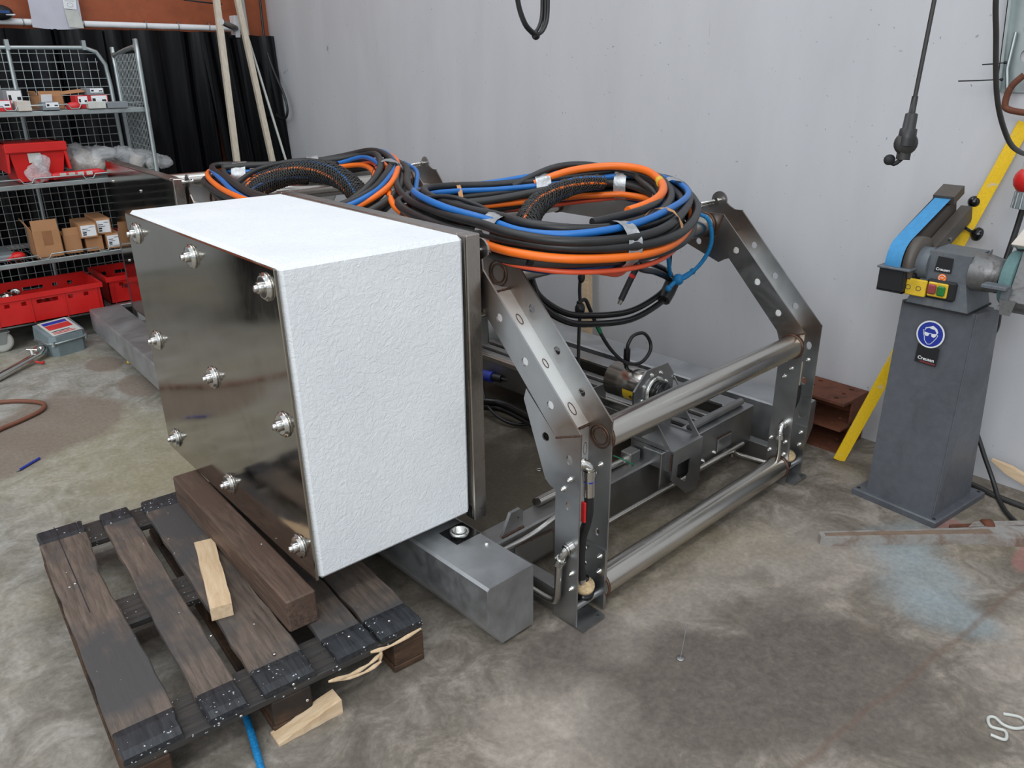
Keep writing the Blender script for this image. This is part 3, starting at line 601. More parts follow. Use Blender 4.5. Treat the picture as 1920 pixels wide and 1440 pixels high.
# ------------------------------------------------------------------ cable bundles
def bundle(name, label, center, strands, tapes, sleeve, extra=(), loc=None):
    C = cat(center, 8, True); N = len(C); loc = loc or tuple(sum(p[k] for p in center) / len(center) for k in range(2)) + (min(p[2] for p in center) - .06,)
    r = root(name, label, 'cable coil', loc)
    cen = Vector((loc[0], loc[1], 0)); up = Vector((0, 0, 1)); fr = []
    for i in range(N):
        tg = (C[(i + 1) % N] - C[i - 1]).normalized(); x = tg.cross(up).normalized(); fr.append((x, x.cross(tg).normalized() * 1))
    sgn = 1 if sum(fr[i][0].dot(C[i] - cen) for i in range(N)) > 0 else -1
    for si, (rad, a, b, mat, nm) in enumerate(strands):
        ph = R.random() * 6; pts = []
        for i in range(N):
            t = i / N * 2 * PI; wob = .010 * math.sin(2 * t + ph) + .007 * math.sin(5 * t + ph * 2); wz = .008 * math.sin(3 * t + ph * 1.7)
            pts.append(C[i] + fr[i][0] * sgn * (a + wob) + up * (b + wz))
        MB().tube(pts, rad, 9, True).build(nm, M[mat], r)
    for (p, ln, mat, ex) in tapes:
        p = Vector(p); i = min(range(N), key=lambda k: (C[k] - p).length); tg = (C[(i + 1) % N] - C[i - 1]).normalized(); x, y = fr[i][0], up
        m = MB(); n = 18; vs = []
        for k, s in enumerate((-ln / 2, -ln / 6, ln / 6, ln / 2)):
            for j in range(n):
                an = 2 * PI * j / n; rr = (1 + .05 * R.uniform(-1, 1)) * ex; vs.append(C[i] + tg * s + x * math.cos(an) * .066 * rr + y * math.sin(an) * .066 * rr)
        m.add(vs, [(k * n + j, k * n + (j + 1) % n, (k + 1) * n + (j + 1) % n, (k + 1) * n + j) for k in range(3) for j in range(n)], True)
        m.build('tape_band' if mat == 'tape' else 'strap', M[mat], r)
    if sleeve:
        P = cat(sleeve[0], 8); rads = sleeve[1]; n = len(P); rad = [rads[0] + (rads[1] - rads[0]) * i / (n - 1) for i in range(n)]
        rad = [q * min(1, .5 + 3 * i / n) for i, q in enumerate(rad)]
        core = MB().tube(P, .03, 12, rad=[q * .86 for q in rad]).build('braided_sleeve', M['black'], r)
        # loose cores that show through the braid
        T = []; x, y = frame(P[1] - P[0])
        for i in range(n):
            tg = (P[min(i + 1, n - 1)] - P[max(i - 1, 0)]).normalized(); x = (x - tg * x.dot(tg)).normalized(); T.append((x, tg.cross(x)))
        ln = sum((P[i + 1] - P[i]).length for i in range(n - 1))
        for k, mat in enumerate(('blue', 'orange', 'darkblue', 'orange', 'blue', 'black')):
            pts = [P[i] + (T[i][0] * math.cos(k * 1.05 + i * .05) + T[i][1] * math.sin(k * 1.05 + i * .05)) * rad[i] * .86 for i in range(n)]
            MB().tube(pts, .007, 6).build('cable_core', M[mat], core)
        br = MB(); turns = ln / .16; steps = int(turns * 14)
        for dr in (1, -1):
            for k in range(12):
                pts = []
                for s in range(steps + 1):
                    f = s / steps * (n - 1); i = min(int(f), n - 2); g = f - i; c = P[i].lerp(P[i + 1], g); a = 2 * PI * (k / 12 + dr * turns * s / steps)
                    q = rad[i] * (1.02 + .05 * dr * math.cos(s * 2.2 + k)); pts.append(c + (T[i][0] * math.cos(a) + T[i][1] * math.sin(a)) * q)
                br.tube(pts, .0028, 4, caps=False)
        br.build('braid', M['charcoal'], core)['kind'] = 'stuff'
    for (pts, rad, mat, nm) in extra: MB().tube(cat(pts, 8), rad, 9).build(nm, M[mat], r)
    return r
NC = [(1.60, 1.91, 1.105), (1.59, 1.75, 1.10), (1.655, 1.612, 1.10), (1.857, 1.56, 1.10), (2.115, 1.63, 1.105), (2.38, 1.785, 1.115), (2.54, 1.994, 1.135), (2.54, 2.18, 1.15), (2.43, 2.29, 1.145), (2.26, 2.40, 1.125), (2.085, 2.51, 1.105), (1.948, 2.59, 1.10), (1.82, 2.60, 1.105), (1.715, 2.50, 1.12), (1.62, 2.30, 1.125), (1.585, 2.08, 1.115)]
NS = [(.0115, .024, .054, 'blue', 'blue_hose'), (.015, .046, .036, 'black', 'black_cable'), (.016, .056, .008, 'black', 'black_cable'), (.0135, .056, -.018, 'orange', 'orange_hose'), (.0175, .042, -.042, 'charcoal', 'black_cable'), (.010, .012, -.06, 'darkblue', 'blue_hose'), (.008, .03, -.064, 'redorange', 'red_cable'),
      (.016, 0, .034, 'black', 'black_cable'), (.017, .014, -.006, 'charcoal', 'black_cable'), (.015, -.01, -.04, 'black', 'black_cable'), (.015, -.022, .054, 'black', 'black_cable'), (.011, -.045, .036, 'blue', 'blue_hose'), (.016, -.056, .006, 'charcoal', 'black_cable'), (.0125, -.05, -.028, 'orange', 'orange_hose'), (.0085, -.032, -.052, 'redorange', 'red_cable'), (.015, -.03, .012, 'black', 'black_cable')]
bundle('cable_coil', 'near taped coil of black, blue and orange cables lying on the front skid frame', NC, NS,
       [((1.613, 1.88, 1.1), .075, 'tape', 1.06), ((1.78, 1.53, 1.09), .05, 'tape', 1.08), ((2.56, 1.88, 1.14), .05, 'tape', 1.08), ((2.62, 2.26, 1.17), .05, 'tape', 1.05), ((2.3, 2.445, 1.14), .06, 'tape', 1.05), ((2.05, 1.575, 1.1), .018, 'strap', 1.1), ((1.99, 2.635, 1.12), .018, 'strap', 1.1)],
       ([(1.86, 2.05, 1.02), (1.93, 2.12, 1.075), (2.02, 2.17, 1.12), (2.16, 2.21, 1.15), (2.30, 2.22, 1.165), (2.42, 2.21, 1.165)], (.048, .026)),
       [([(2.22, 2.40, 1.16), (2.34, 2.32, 1.205), (2.46, 2.20, 1.225), (2.49, 2.06, 1.22), (2.42, 1.92, 1.20), (2.28, 1.79, 1.185), (2.13, 1.72, 1.17), (1.99, 1.70, 1.16)], .0155, 'orange', 'orange_hose'),
        ([(2.15, 2.45, 1.15), (2.30, 2.38, 1.215), (2.42, 2.30, 1.225), (2.50, 2.18, 1.20), (2.49, 2.02, 1.18), (2.36, 1.86, 1.17), (2.18, 1.73, 1.165), (2.0, 1.67, 1.16), (1.8, 1.68, 1.15)], .014, 'black', 'black_cable'),
        ([(2.64, 2.2, 1.2), (2.5, 2.1, 1.19), (2.42, 1.95, 1.16), (2.44, 1.88, 1.1)], .011, 'charcoal', 'black_cable'),
        ([(2.16, 3.40, 1.19), (1.99, 3.05, 1.20), (1.82, 2.80, 1.16), (1.74, 2.62, 1.13), (1.70, 2.45, 1.11)], .014, 'black', 'black_cable'),
        ([(2.12, 3.42, 1.18), (1.95, 3.07, 1.19), (1.79, 2.82, 1.14), (1.70, 2.64, 1.10), (1.66, 2.48, 1.08)], .013, 'orange', 'orange_hose'),
        ([(2.18, 3.36, 1.18), (2.02, 3.02, 1.19), (1.86, 2.78, 1.16), (1.78, 2.60, 1.13)], .015, 'charcoal', 'black_cable'),
        ([(2.22, 3.34, 1.17), (2.06, 3.0, 1.17), (1.90, 2.78, 1.13), (1.80, 2.62, 1.10), (1.74, 2.5, 1.06)], .010, 'blue', 'blue_hose'),
        ([(1.61, 2.35, 1.17), (1.64, 2.2, 1.19), (1.66, 2.05, 1.17), (1.62, 1.93, 1.15)], .008, 'black', 'thin_cable'),
        ([(1.66, 1.60, 1.05), (1.75, 1.58, 1.02), (1.86, 1.60, 1.0), (1.98, 1.62, 1.06)], .011, 'redorange', 'red_cable'),
        ([(1.58, 1.72, 1.075), (1.68, 1.66, 1.05), (1.80, 1.63, 1.03), (1.9, 1.60, 1.04), (2.1, 1.56, 1.06)], .010, 'darkblue', 'blue_hose'),
        ([(1.545, 1.70, 1.07), (1.64, 1.66, 1.045), (1.72, 1.63, 1.03)], .017, 'blackgloss', 'black_connector'),
        ([(2.36, 1.82, 1.10), (2.34, 1.80, 1.16)], .006, 'yellow', 'yellow_marker'), ([(2.385, 1.885, 1.195), (2.415, 1.915, 1.20)], .0165, 'yellow', 'yellow_marker')])
FC = [(1.58, 4.10, 1.085), (1.48, 3.68, 1.07), (1.42, 3.238, 1.05), (1.446, 2.954, 1.03), (1.52, 2.80, 1.04), (1.68, 2.78, 1.10), (1.83, 2.90, 1.145), (2.05, 3.22, 1.155), (2.21, 3.60, 1.155), (2.14, 3.82, 1.125), (1.93, 3.93, 1.10), (1.72, 4.06, 1.09)]
FS = [(.0115, .03, .045, 'blue', 'blue_hose'), (.0125, .045, .036, 'orange', 'orange_hose'), (.016, .06, .004, 'charcoal', 'black_cable'), (.014, .04, -.03, 'black', 'black_cable'), (.015, 0, .05, 'black', 'black_cable'), (.015, -.03, .045, 'charcoal', 'black_cable'), (.011, -.05, .02, 'blue', 'blue_hose'), (.013, -.055, -.01, 'orange', 'orange_hose'), (.014, -.03, -.03, 'black', 'black_cable'), (.014, 0, 0, 'black', 'black_cable'), (.008, -.045, .0, 'redorange', 'red_cable')]
bundle('cable_coil.001', 'far coil of orange, blue and black cables lying behind the white block', FC, FS,
       [((1.72, 4.12, 1.12), .07, 'tape', 1.05), ((2.03, 3.93, 1.15), .06, 'tape', 1.05), ((1.93, 3.03, 1.2), .05, 'tape', 1.12)],
       ([(1.45, 3.55, 1.02), (1.56, 3.60, 1.085), (1.68, 3.58, 1.13), (1.78, 3.48, 1.155), (1.84, 3.33, 1.14), (1.85, 3.19, 1.09), (1.86, 3.12, 1.02), (1.89, 3.10, .93)], (.05, .046)),
       [([(1.56, 3.8, 1.09), (1.7, 3.85, 1.14), (1.9, 3.8, 1.17), (2.0, 3.6, 1.16)], .013, 'black', 'black_cable')])

# hanging cables, cords, rope under the near coil (u, v, z of the skid frame -> world)
def MWp(l):
    c, s = math.cos(TH), math.sin(TH); return (1.4245 + c * l[0] - s * l[1], 1.348 + s * l[0] + c * l[1], l[2])
lp = root('hose_loop', 'pair of black hoses hanging in a wide loop below the near cable coil', 'hose', MWp((.7, .6, .66)))
LP = [(.30, .5, 1.0), (.36, .55, .915), (.40, .55, .835), (.52, .55, .752), (.65, .55, .709), (.90, .55, .67), (1.10, .56, .69), (1.20, .57, .73), (1.19, .57, .775), (1.07, .56, .83), (.92, .53, .88), (.82, .5, .97), (.8, .47, 1.05)]
for dx, dz, dv in ((0, 0, 0), (.012, .026, .02)): MB().tube(cat([MWp((a + dx, b + dv, z + dz)) for a, b, z in LP], 8), .0125, 10).build('black_hose', M['blackgloss'], lp)
MB().tube(cat([MWp(p) for p in ((1.14, .565, .70), (1.18, .57, .73), (1.205, .57, .765))], 5), .03, 10).build('tape_wrap', M['black'], lp)
MB().tube([MWp(p) for p in ((1.17, .56, 1.03), (1.175, .565, .77))], .004, 6).build('cable_tie', M['black'], lp)
pl = root('probe_cable', 'black cable end with two red bands and a metal tip hanging below the near coil', 'cable', MWp((.8, .62, .68)))
pp = [MWp(p) for p in ((1.0, .5, 1.03), (.985, .55, .93), (.95, .58, .84), (.905, .6, .74))]
MB().tube(cat(pp, 8), .0125, 10).build('cable_lead', M['black'], pl)
q = cat(pp, 8)
for a in (13, 16): MB().tube(q[a:a + 2], .0135, 10).build('red_band', M['redtape'], pl)
MB().tube([q[-1], Vector(q[-1]) + (q[-1] - q[-3]) * .9], .011, 10, rad=[.011, .008]).build('metal_tip', M['bright'], pl)
cd = root('sensor_cable', 'thin black cable knotted on a cord and dropping to the motor plug', 'cable', MWp((.8, .6, .5)))
MB().tube(cat([MWp(p) for p in ((.655, .58, .97), (.658, .6, .85), (.664, .6, .753), (.66, .6, .65), (.662, .6, .5), (.67, .6, .30))], 6), .0065, 8).build('hanging_cord', M['black'], cd)
MB().tube(cat([MWp(p) for p in ((.65, .6, .78), (.69, .6, .785), (.72, .6, .74), (.78, .6, .64), (.86, .6, .54), (.93, .58, .475), (1.0, .56, .46), (1.06, .56, .49), (1.075, .57, .53), (1.04, .58, .575), (.985, .59, .575), (.96, .595, .545), (.957, .597, .52))], 8), .0075, 8).build('cable_lead', M['black'], cd)
MB().ball(MWp((.662, .6, .755)), .02, 10, None, (1, 1, 1.3)).build('knot', M['black'], cd); MB().ball(MWp((.655, .59, .88)), .014, 10, None, (1, 1, 1.6)).build('knot', M['black'], cd)
MB().cyl(MWp((.957, .597, .525)), MWp((.957, .597, .455)), .014, 12).cyl(MWp((.957, .597, .455)), MWp((.957, .597, .44)), .009, 10).build('plug', M['blackgloss'], cd)
MB().cyl(MWp((.765, .6, .665)), MWp((.785, .6, .635)), .009, 10).build('green_band', M['green'], cd)
bc = root('cable_end', 'black cable end with a rubber plug under the near coil, beside the pale batten', 'cable', MWp((.7, .5, .9)))
MB().tube(cat([MWp(p) for p in ((.50, .42, 1.04), (.58, .45, 1.0), (.66, .48, .955), (.70, .5, .925), (.735, .5, .915))], 8), .008, 8).build('cable_lead', M['black'], bc)
MB().tube([MWp((.735, .5, .915)), MWp((.80, .5, .945)), MWp((.90, .48, .99))], .016, 10).build('rubber_plug', M['blackgloss'], bc)
rp = root('rope_loop', 'blue rope knotted in a loop on the top cross tube by the wall-side leg', 'rope', MWp((1.18, .47, .80)))
MB().tube(cat([MWp(p) for p in ((1.17, .56, .80), (1.13, .54, .85), (1.10, .53, .92), (1.095, .525, 1.0), (1.12, .5, 1.06), (1.16, .46, 1.066), (1.20, .42, 1.04), (1.235, .42, .95), (1.235, .45, .87), (1.205, .5, .80), (1.18, .53, .785))], 8), .0085, 8).build('rope_strand', M['rope'], rp)
MB().ball(MWp((1.185, .53, .785)), .024, 10).tube([MWp((1.18, .53, .785)), MWp((1.255, .51, .81))], .009, 8).tube([MWp((1.18, .53, .785)), MWp((1.135, .54, .755))], .009, 8).ball(MWp((1.255, .51, .81)), .014, 8).ball(MWp((1.135, .54, .755)), .014, 8).build('knot', M['rope'], rp)

# ------------------------------------------------------------------ pallet, timber, wedges, bits on the floor
pr = math.radians(-3.6)
pal = root('wooden_pallet', 'dark oil-stained wooden pallet on the floor in front of the white block', 'pallet', (.205, 1.60, 0), pr); ROOT.pop(pal.name)
def board(x0, x1, y0, y1, z0, z1, ends=0, wav=.004, n=14, chip=0):
    m = MB(); vs = []
    for i in range(n + 1):
        y = y0 + (y1 - y0) * i / n; j = lambda: R.uniform(-wav, wav)
        c = .010 if i in (0, n) else 0
        xl, xr = x0 + j() + (chip if 3 < i < n - 2 else 0) * 0, x1 + j() - (chip * (.5 - .5 * math.cos((i - 3) / (n - 5) * 4.6)) if 3 < i < n - 1 else 0); b = .004
        zt_ = z1 - (.004 if i in (0, n) else 0)
        vs += [(xl, y, z0), (xl, y, zt_ - b), (xl + b, y, zt_), (xr - b, y, zt_), (xr, y, zt_ - b), (xr, y, z0)]
    fs = []
    for i in range(n):
        for k in range(6):
            a, b = i * 6 + k, i * 6 + (k + 1) % 6; fs.append((a, b, b + 6, a + 6)[::-1])
    fs += [tuple(range(6))[::-1][::-1], tuple(range(n * 6, n * 6 + 6))[::-1]]
    return m.add(vs, fs)
for y0, y1 in ((0, .145), (.5275, .6725), (1.06, 1.20)):
    m = MB().box((.004, y0, .100), (.796, y1, .122), None, .003)
    m.build('cross_board', M['palletcross'], pal)
for k, (x0, x1, ch) in enumerate(((0, .14, .016), (.195, .292, .0), (.335, .475, .0), (.535, .655, 0), (.665, .80, 0))):
    o = board(x0, x1, .10, 1.11, .122, .144, wav=.003, chip=ch).build('deck_board', M['pallet'], pal)
    board(x0 + .001, x1 - .001, 0, .10, .1215, .1435, wav=.003, n=4).build('blackened_end', M['palletend'], o)
    board(x0 + .001, x1 - .001, 1.11, 1.2, .1215, .1435, wav=.003, n=4).build('blackened_end', M['palletend'], o)
MB().box((.055, .62, .1435), (.058, 1.2, .1446)).build('crack', M['palletend'], pal)
for x0, x1 in ((0, .10), (.345, .455), (.70, .80)):
    for y0, y1 in ((0, .145), (.5275, .6725), (1.055, 1.20)): MB().box((x0 + R.uniform(0, .004), y0, .022), (x1, y1, .100), None, .004).build('block', M['block'], pal)
for x0, x1 in ((0, .10), (.345, .455), (.70, .80)): MB().box((x0, 0, 0), (x1, 1.2, .022), None, .003).build('skid_board', M['block'], pal)
nail = MB().lathe([(.0001, 0), (.0045, 0), (.0045, .003), (.0001, .0035)], 8).mesh('nail', M['bright'])
for x, y in ((.41, .12), (.05, .8), (.30, .3), (.6, .06), (.72, .05)): lk(nail, 'nail', pal, Matrix.Translation((x, y, .1436)))
for x, z in ((.09, .112), (.41, .13), (.44, .06), (.27, .11)): lk(nail, 'nail', pal, axM((x, -.001, z), (1, 0, 0), (0, 0, 1), (0, -1, 0)))
sp = MB()
for pts in ([(.50, -.012, .095), (.56, -.01, .082), (.62, -.008, .084), (.66, -.006, .10)], [(.53, -.008, .08), (.6, -.014, .07), (.655, -.012, .078)], [(.63, -.005, .118), (.69, -.01, .112), (.79, -.005, .117)], [(.655, -.006, .075), (.66, -.008, .11)]): sp.tube(cat(pts, 4), .006, 4, rad=[.004 + .004 * math.sin(i * .8) ** 2 for i in range(len(cat(pts, 4)))])
sp.build('splintered_edge', M['fresh'], pal)
tb = MB().box((-.044, -.47, 0), (.044, .47, .105), None, .005).build('timber_beam', M['timber']); tb.location = (.748, 2.21, .1445); tb.rotation_euler = (0, 0, math.radians(-1.5))
tag(tb, 'long square dark hardwood beam lying across the pallet against the steel face', 'timber')
def wedge(name, L, W, h0, h1, label, loc, rz, mat='fresh'):
    m = MB(); n = 8; vs = []
    for i in range(n + 1):
        y = -L / 2 + L * i / n; h = h0 + (h1 - h0) * i / n; j = R.uniform(-.0015, .0015); vs += [(-W / 2 + j, y, 0), (W / 2 + j, y, 0), (W / 2 + j, y, h), (-W / 2 + j, y, h)]
    fs = [(0, 1, 2, 3)[::-1][::-1], tuple(range(n * 4, n * 4 + 4))[::-1]]
    for i in range(n):
        for k in range(4): a, b = i * 4 + k, i * 4 + (k + 1) % 4; fs.append((a, a + 4, b + 4, b))
    o = m.add(vs, fs).build(name, M[mat]); o.location = loc; o.rotation_euler = (0, 0, rz); return tag(o, label, 'wood wedge')
wedge('wood_wedge', .43, .06, .042, .012, 'fresh pale pine wedge lying on top of the pallet beside the dark beam', (.633, 2.14, .1447), math.radians(-14.5))
wedge('wood_wedge.001', .18, .052, .008, .045, 'short fresh pine wedge on the bare floor beside the pallet corner', (.630, 1.556, 0), math.radians(-92))
o = MB().tube(cat([(.53, 1.72, .012), (.515, 1.677, .013), (.503, 1.621, .012), (.488, 1.556, .010), (.47, 1.48, .010), (.45, 1.40, .01)], 10), .0095, 9, rad=[.009 + .001 * (i % 2) for i in range(51)]).build('rope', M['rope'])
tag(o, 'short length of blue rope on the floor coming from under the pallet', 'rope')
o = MB().cyl((-.03, 0, .007), (.03, 0, .007), .0065, 10).cyl((.02, 0, .007), (.028, 0, .007), .009, 10).build('metal_pin', M['bright']); o.location = (.517, 2.245, .1225); o.rotation_euler = (0, .0, 1.75)
tag(o, 'small shiny metal pin lying in the gap between the pallet boards', 'pin')
def curve_thing(name, pts, r, mat, label, ca, n=8, rad=None, cl=False):
    o = MB().tube(cat(pts, 8, cl), r, n, cl).build(name, M[mat]); return tag(o, label, ca)
curve_thing('air_hose', [(.36, 4.6, .012), (.50, 4.55, .012), (.60, 4.45, .012), (.625, 4.37, .012), (.59, 4.30, .012), (.50, 4.24, .012), (.40, 4.19, .012), (.3, 4.12, .012), (.15, 4.0, .012), (-.4, 3.9, .012)], .011, 'hosebrown', 'brown rubber hose curving across the floor at the left edge', 'hose')
pen = root('marker_pen', 'blue pen lying on the floor at the left edge', 'pen', (.415, 3.69, .006), 0)
MB().cyl((.36, 3.66, .006), (.375, 3.67, .006), .002, 6, .004).build('tip', M['dull'], pen); MB().cyl((.375, 3.67, .006), (.465, 3.735, .006), .0055, 10).build('barrel', M['signblue'], pen)
curve_thing('cord', [(2.02, .355, .004), (2.04, .32, .004), (2.02, .30, .004), (1.99, .315, .004), (1.98, .34, .004), (1.99, .365, .004), (1.975, .375, .004), (1.95, .36, .004), (1.96, .33, .004), (1.93, .32, .004), (1.92, .35, .004)], .0042, 'nylon', 'pale blue-white squiggle of cord on the floor at the lower right corner', 'cord')
o = MB().ball((1.152, 4.75, .012), .012, 10).build('yellow_ball', M['yellow']); tag(o, 'tiny yellow ball on the floor beside the far grey beam', 'ball')
def washer(name, x, y, label):
    o = MB().tube([(.010 * math.cos(a), .010 * math.sin(a), .0025) for a in [2 * PI * k / 16 for k in range(16)]], .0025, 6, True).build(name, M['bright']); o.location = (x, y, 0); tag(o, label, 'washer')
washer('washer', 2.04, 2.17, 'small flat steel washer on the darker floor inside the front skid frame')
o = MB().cyl((1.56, 1.055, .0), (1.60, 1.07, .09), .0012, 6).lathe([(.0001, 0), (.014, 0), (.012, .002), (.0001, .003)], 12, Matrix.Translation((1.56, 1.055, 0))).build('wire_rod', M['dull']); o_loc = (1480, 1118)
tag(o, 'thin stiff wire standing up from the open floor right of the skid frame', 'wire')
# pipe wrench
pw = root('pipe_wrench', 'long worn steel pipe wrench lying on the floor in front of the grinder pedestal', 'wrench', (2.41, 1.09, 0))
a, b = Vector((2.412, 1.093, 0)), Vector((3.0, .60, 0)); d = (b - a).normalized(); X = axM(a, d, Vector((0, 0, 1)).cross(d), (0, 0, 1))
out = [(0, -.012), (.012, -.022), (.3, -.024), (.60, -.032), (.66, -.05), (.76, -.05), (.78, -.02), (.78, .03), (.66, .035), (.60, .03), (.3, .024), (.012, .022), (0, .012)]
MB().plate(out, 0, .034, X).build('handle', M['wrench'], pw)
MB().plate([(.02, -.008), (.62, -.012), (.62, .012), (.02, .008)], .034, .0365, X).build('handle_groove', M['groove'], pw)
MB().plate([(.56, .036), (.60, .07), (.80, .07), (.80, .04)], .0, .032, X).build('hook_jaw', M['wrench'], pw); MB().plate([(.50, .045), (.505, .062), (.56, .066), (.60, .066), (.60, .045)], .008, .026, X).build('jaw_shank', M['rust'], pw)
MB().lathe([(.02, -.018), (.028, -.014), (.028, .014), (.02, .018)], 16, X @ Matrix.Translation((.64, .052, .02)) @ Euler((0, PI / 2, 0)).to_matrix().to_4x4()).build('adjusting_nut', M['rust'], pw)

# ------------------------------------------------------------------ rusty bracket, yellow bar, loose stick, wall batten
rb = root('rusty_bracket', 'rusty brown steel channel box with bolt holes standing on the floor by the wall', 'steel bracket', (3.19, 1.52, 0))
B0 = (3.12, 3.345, 1.40, 1.68)
hol = [circ(3.165 + .07 * i, 1.46 + .15 * j, .011, 10) for i in range(3) for j in range(2)]
for z in (0, .105, .225): MB().plate([(B0[0], B0[2]), (B0[1], B0[2]), (B0[1], B0[3]), (B0[0], B0[3])], z, z + .012, None, hol).build('shelf_plate', M['rust'], rb)
MB().box((B0[1] - .012, B0[2], .012), (B0[1], B0[3], .225)).build('web_plate', M['rust'], rb); MB().box((B0[0] + .03, B0[3] - .012, .012), (B0[1] - .012, B0[3], .225)).build('end_plate', M['rust'], rb)
MB().box((B0[0] + .09, B0[2], .012), (B0[1] - .012, B0[2] + .01, .225)).build('end_plate', M['rust'], rb)
a, b = Vector((3.072, 1.363, .0)), Vector((3.338, 1.015, 1.40)); d = (b - a).normalized(); x = Vector((-.8, -.5, 0)); x = (x - d * x.dot(d)).normalized()
o = MB().box((-.006, -.0235, 0), (.006, .0235, (b - a).length), axM(a, x, d.cross(x), d), .001).build('yellow_bar', M['ybar']); tag(o, 'chipped yellow flat bar leaning against the wall behind the grinder', 'bar')
o = MB().hexa([(-.004, -.006, 0), (.004, -.006, 0), (.004, .006, 0), (-.004, .006, 0), (-.018, -.012, .07), (.018, -.012, .07), (.018, .012, .07), (-.018, .012, .07)], SM := axM((3.29, .85, .125), (0, -.30, .954), (-1, 0, 0), (0, -.954, -.30))).box((-.018, -.012, .07), (.018, .012, .33), SM).build('wood_stick', M['fresh']); o2 = o
tag(o, 'offcut of pale wood propped at the right edge behind the grinder cables', 'wood stick')
o = MB().box((-.025, -.02, 0), (.025, .02, .68), axM((3.28, 3.07, .0), (0, 1, 0), (-1, 0, 0), Vector((.02, .06, 1)).normalized()), .002).build('wood_batten', M['fresh']); tag(o, 'pale wooden batten standing by the wall, seen below the near cable coil', 'batten')

# ------------------------------------------------------------------ grinder pedestal
pd = root('grinder_pedestal', 'tall scuffed dark grey steel pedestal with a blue goggles sign', 'pedestal', (2.99, 1.0, 0))
bq = [(2.813, .854), (3.190, .819), (3.214, 1.152), (2.837, 1.187)]
m = MB(); z = .026; MB_b = [(x, y, 0) for x, y in bq]
def shr(q, k): cx = sum(p[0] for p in q) / 4; cy = sum(p[1] for p in q) / 4; return [(cx + (x - cx) * k, cy + (y - cy) * k) for x, y in q]
m.hexa([(x, y, 0) for x, y in bq] + [(x, y, .022) for x, y in bq]).hexa([(x, y, .022) for x, y in bq] + [(x, y, .027) for x, y in shr(bq, .975)])
m.build('base_plate', M['pedestal'], pd)
for x, y in shr(bq, .9): MB().lathe([(.0001, 0), (.008, 0), (.007, .002), (.0001, .002)], 6, Matrix.Translation((x, y, .0265))).build('bolt_hole', M['ink'], pd)
bt = [(2.839, .878, .027), (3.14, .857, .027), (3.16, 1.12, .027), (2.861, 1.14, .027)]; tp = [(2.904, .90, .80), (3.03, .868, .80), (3.05, 1.12, .80), (2.90, 1.151, .80)]
m = MB().hexa(bt + tp); m.build('column', M['pedestal'], pd)
MB().tube([Vector(bt[0]).lerp(Vector(tp[0]), i / 10) + Vector((-.001, -.001, 0)) for i in range(11)], .0025, 6).build('corner_bead', M['pedestal'], pd)
p0, p1, p2 = Vector(bt[3]), Vector(bt[0]), Vector(tp[3]); e1 = (p1 - p0).normalized(); nn = (p1 - p0).cross(p2 - p0).normalized(); nn = nn if nn.x < 0 else -nn; e2 = nn.cross(e1); e2 = e2 if e2.z > 0 else -e2
def onface(P): P = Vector(P); return P - nn * (P - p0).dot(nn)
def flat(poly, lift, mat, name, c, parent): return MB().plate(poly, lift, lift + .0006, axM(onface(c), e1, e1.cross(nn) * (1 if e1.cross(nn).z > 0 else -1), nn) if False else FM(c), ()).build(name, M[mat], parent)
def FM(c):
    y = nn.cross(e1)
    return axM(onface(c), e1, y, nn)
SG = (2.885, 1.027, .70)
sg = MB().plate(circ(0, 0, .05, 32), .0005, .0015, FM(SG)).build('safety_sign', M['white'], pd)
MB().plate(circ(0, 0, .0445, 32), .0015, .002, FM(SG)).build('sign_disc', M['signblue'], sg)
def fp(poly): return MB().plate(poly, .002, .0024, FM(SG))
fp([(-.021, .009), (-.021, .021), (-.006, .027), (.004, .033), (.02, .024), (.026, .012), (.022, .003), (.019, .012), (.012, .020), (.0, .020), (-.008, .023), (-.018, .018)]).build('sign_hair', M['white'], sg)
sgm = FM(SG)
MB().tube([sgm @ Vector((x, y, .0022)) for x, y in ((-.021, .010), (-.027, .012), (-.025, .002), (-.019, -.012), (-.016, -.024), (-.008, -.033), (-.002, -.037), (.008, -.034), (.016, -.022), (.024, -.008), (.027, .002), (.021, .004))], .0012, 5).build('sign_face_outline', M['white'], sg)
for s in (-1, 1): fp([(s * .003, .003), (s * .022, .006), (s * .020, -.004), (s * .014, -.009), (s * .006, -.007)]).build('sign_lens', M['white'], sg)
fp([(-.005, .002), (.005, .002), (.005, .004), (-.005, .004)]).build('sign_bridge', M['white'], sg)
LB = (2.8805, 1.024, .622)
lb = MB().plate([(-.039, -.032), (.039, -.034), (.039, .034), (-.039, .036)], .0005, .0013, FM(LB)).build('brand_label', M['ink'], pd)
textmesh('Creusen', .0175, M['white'], 'label_print', FM(LB) @ Matrix.Translation((0, -.014, .0014)), lb, bold=True)
MB().plate([(-.02, -.029), (.036, -.03), (.036, -.024), (-.02, -.023)], .0013, .0016, FM(LB)).build('label_stripe', M['dullred'], lb)

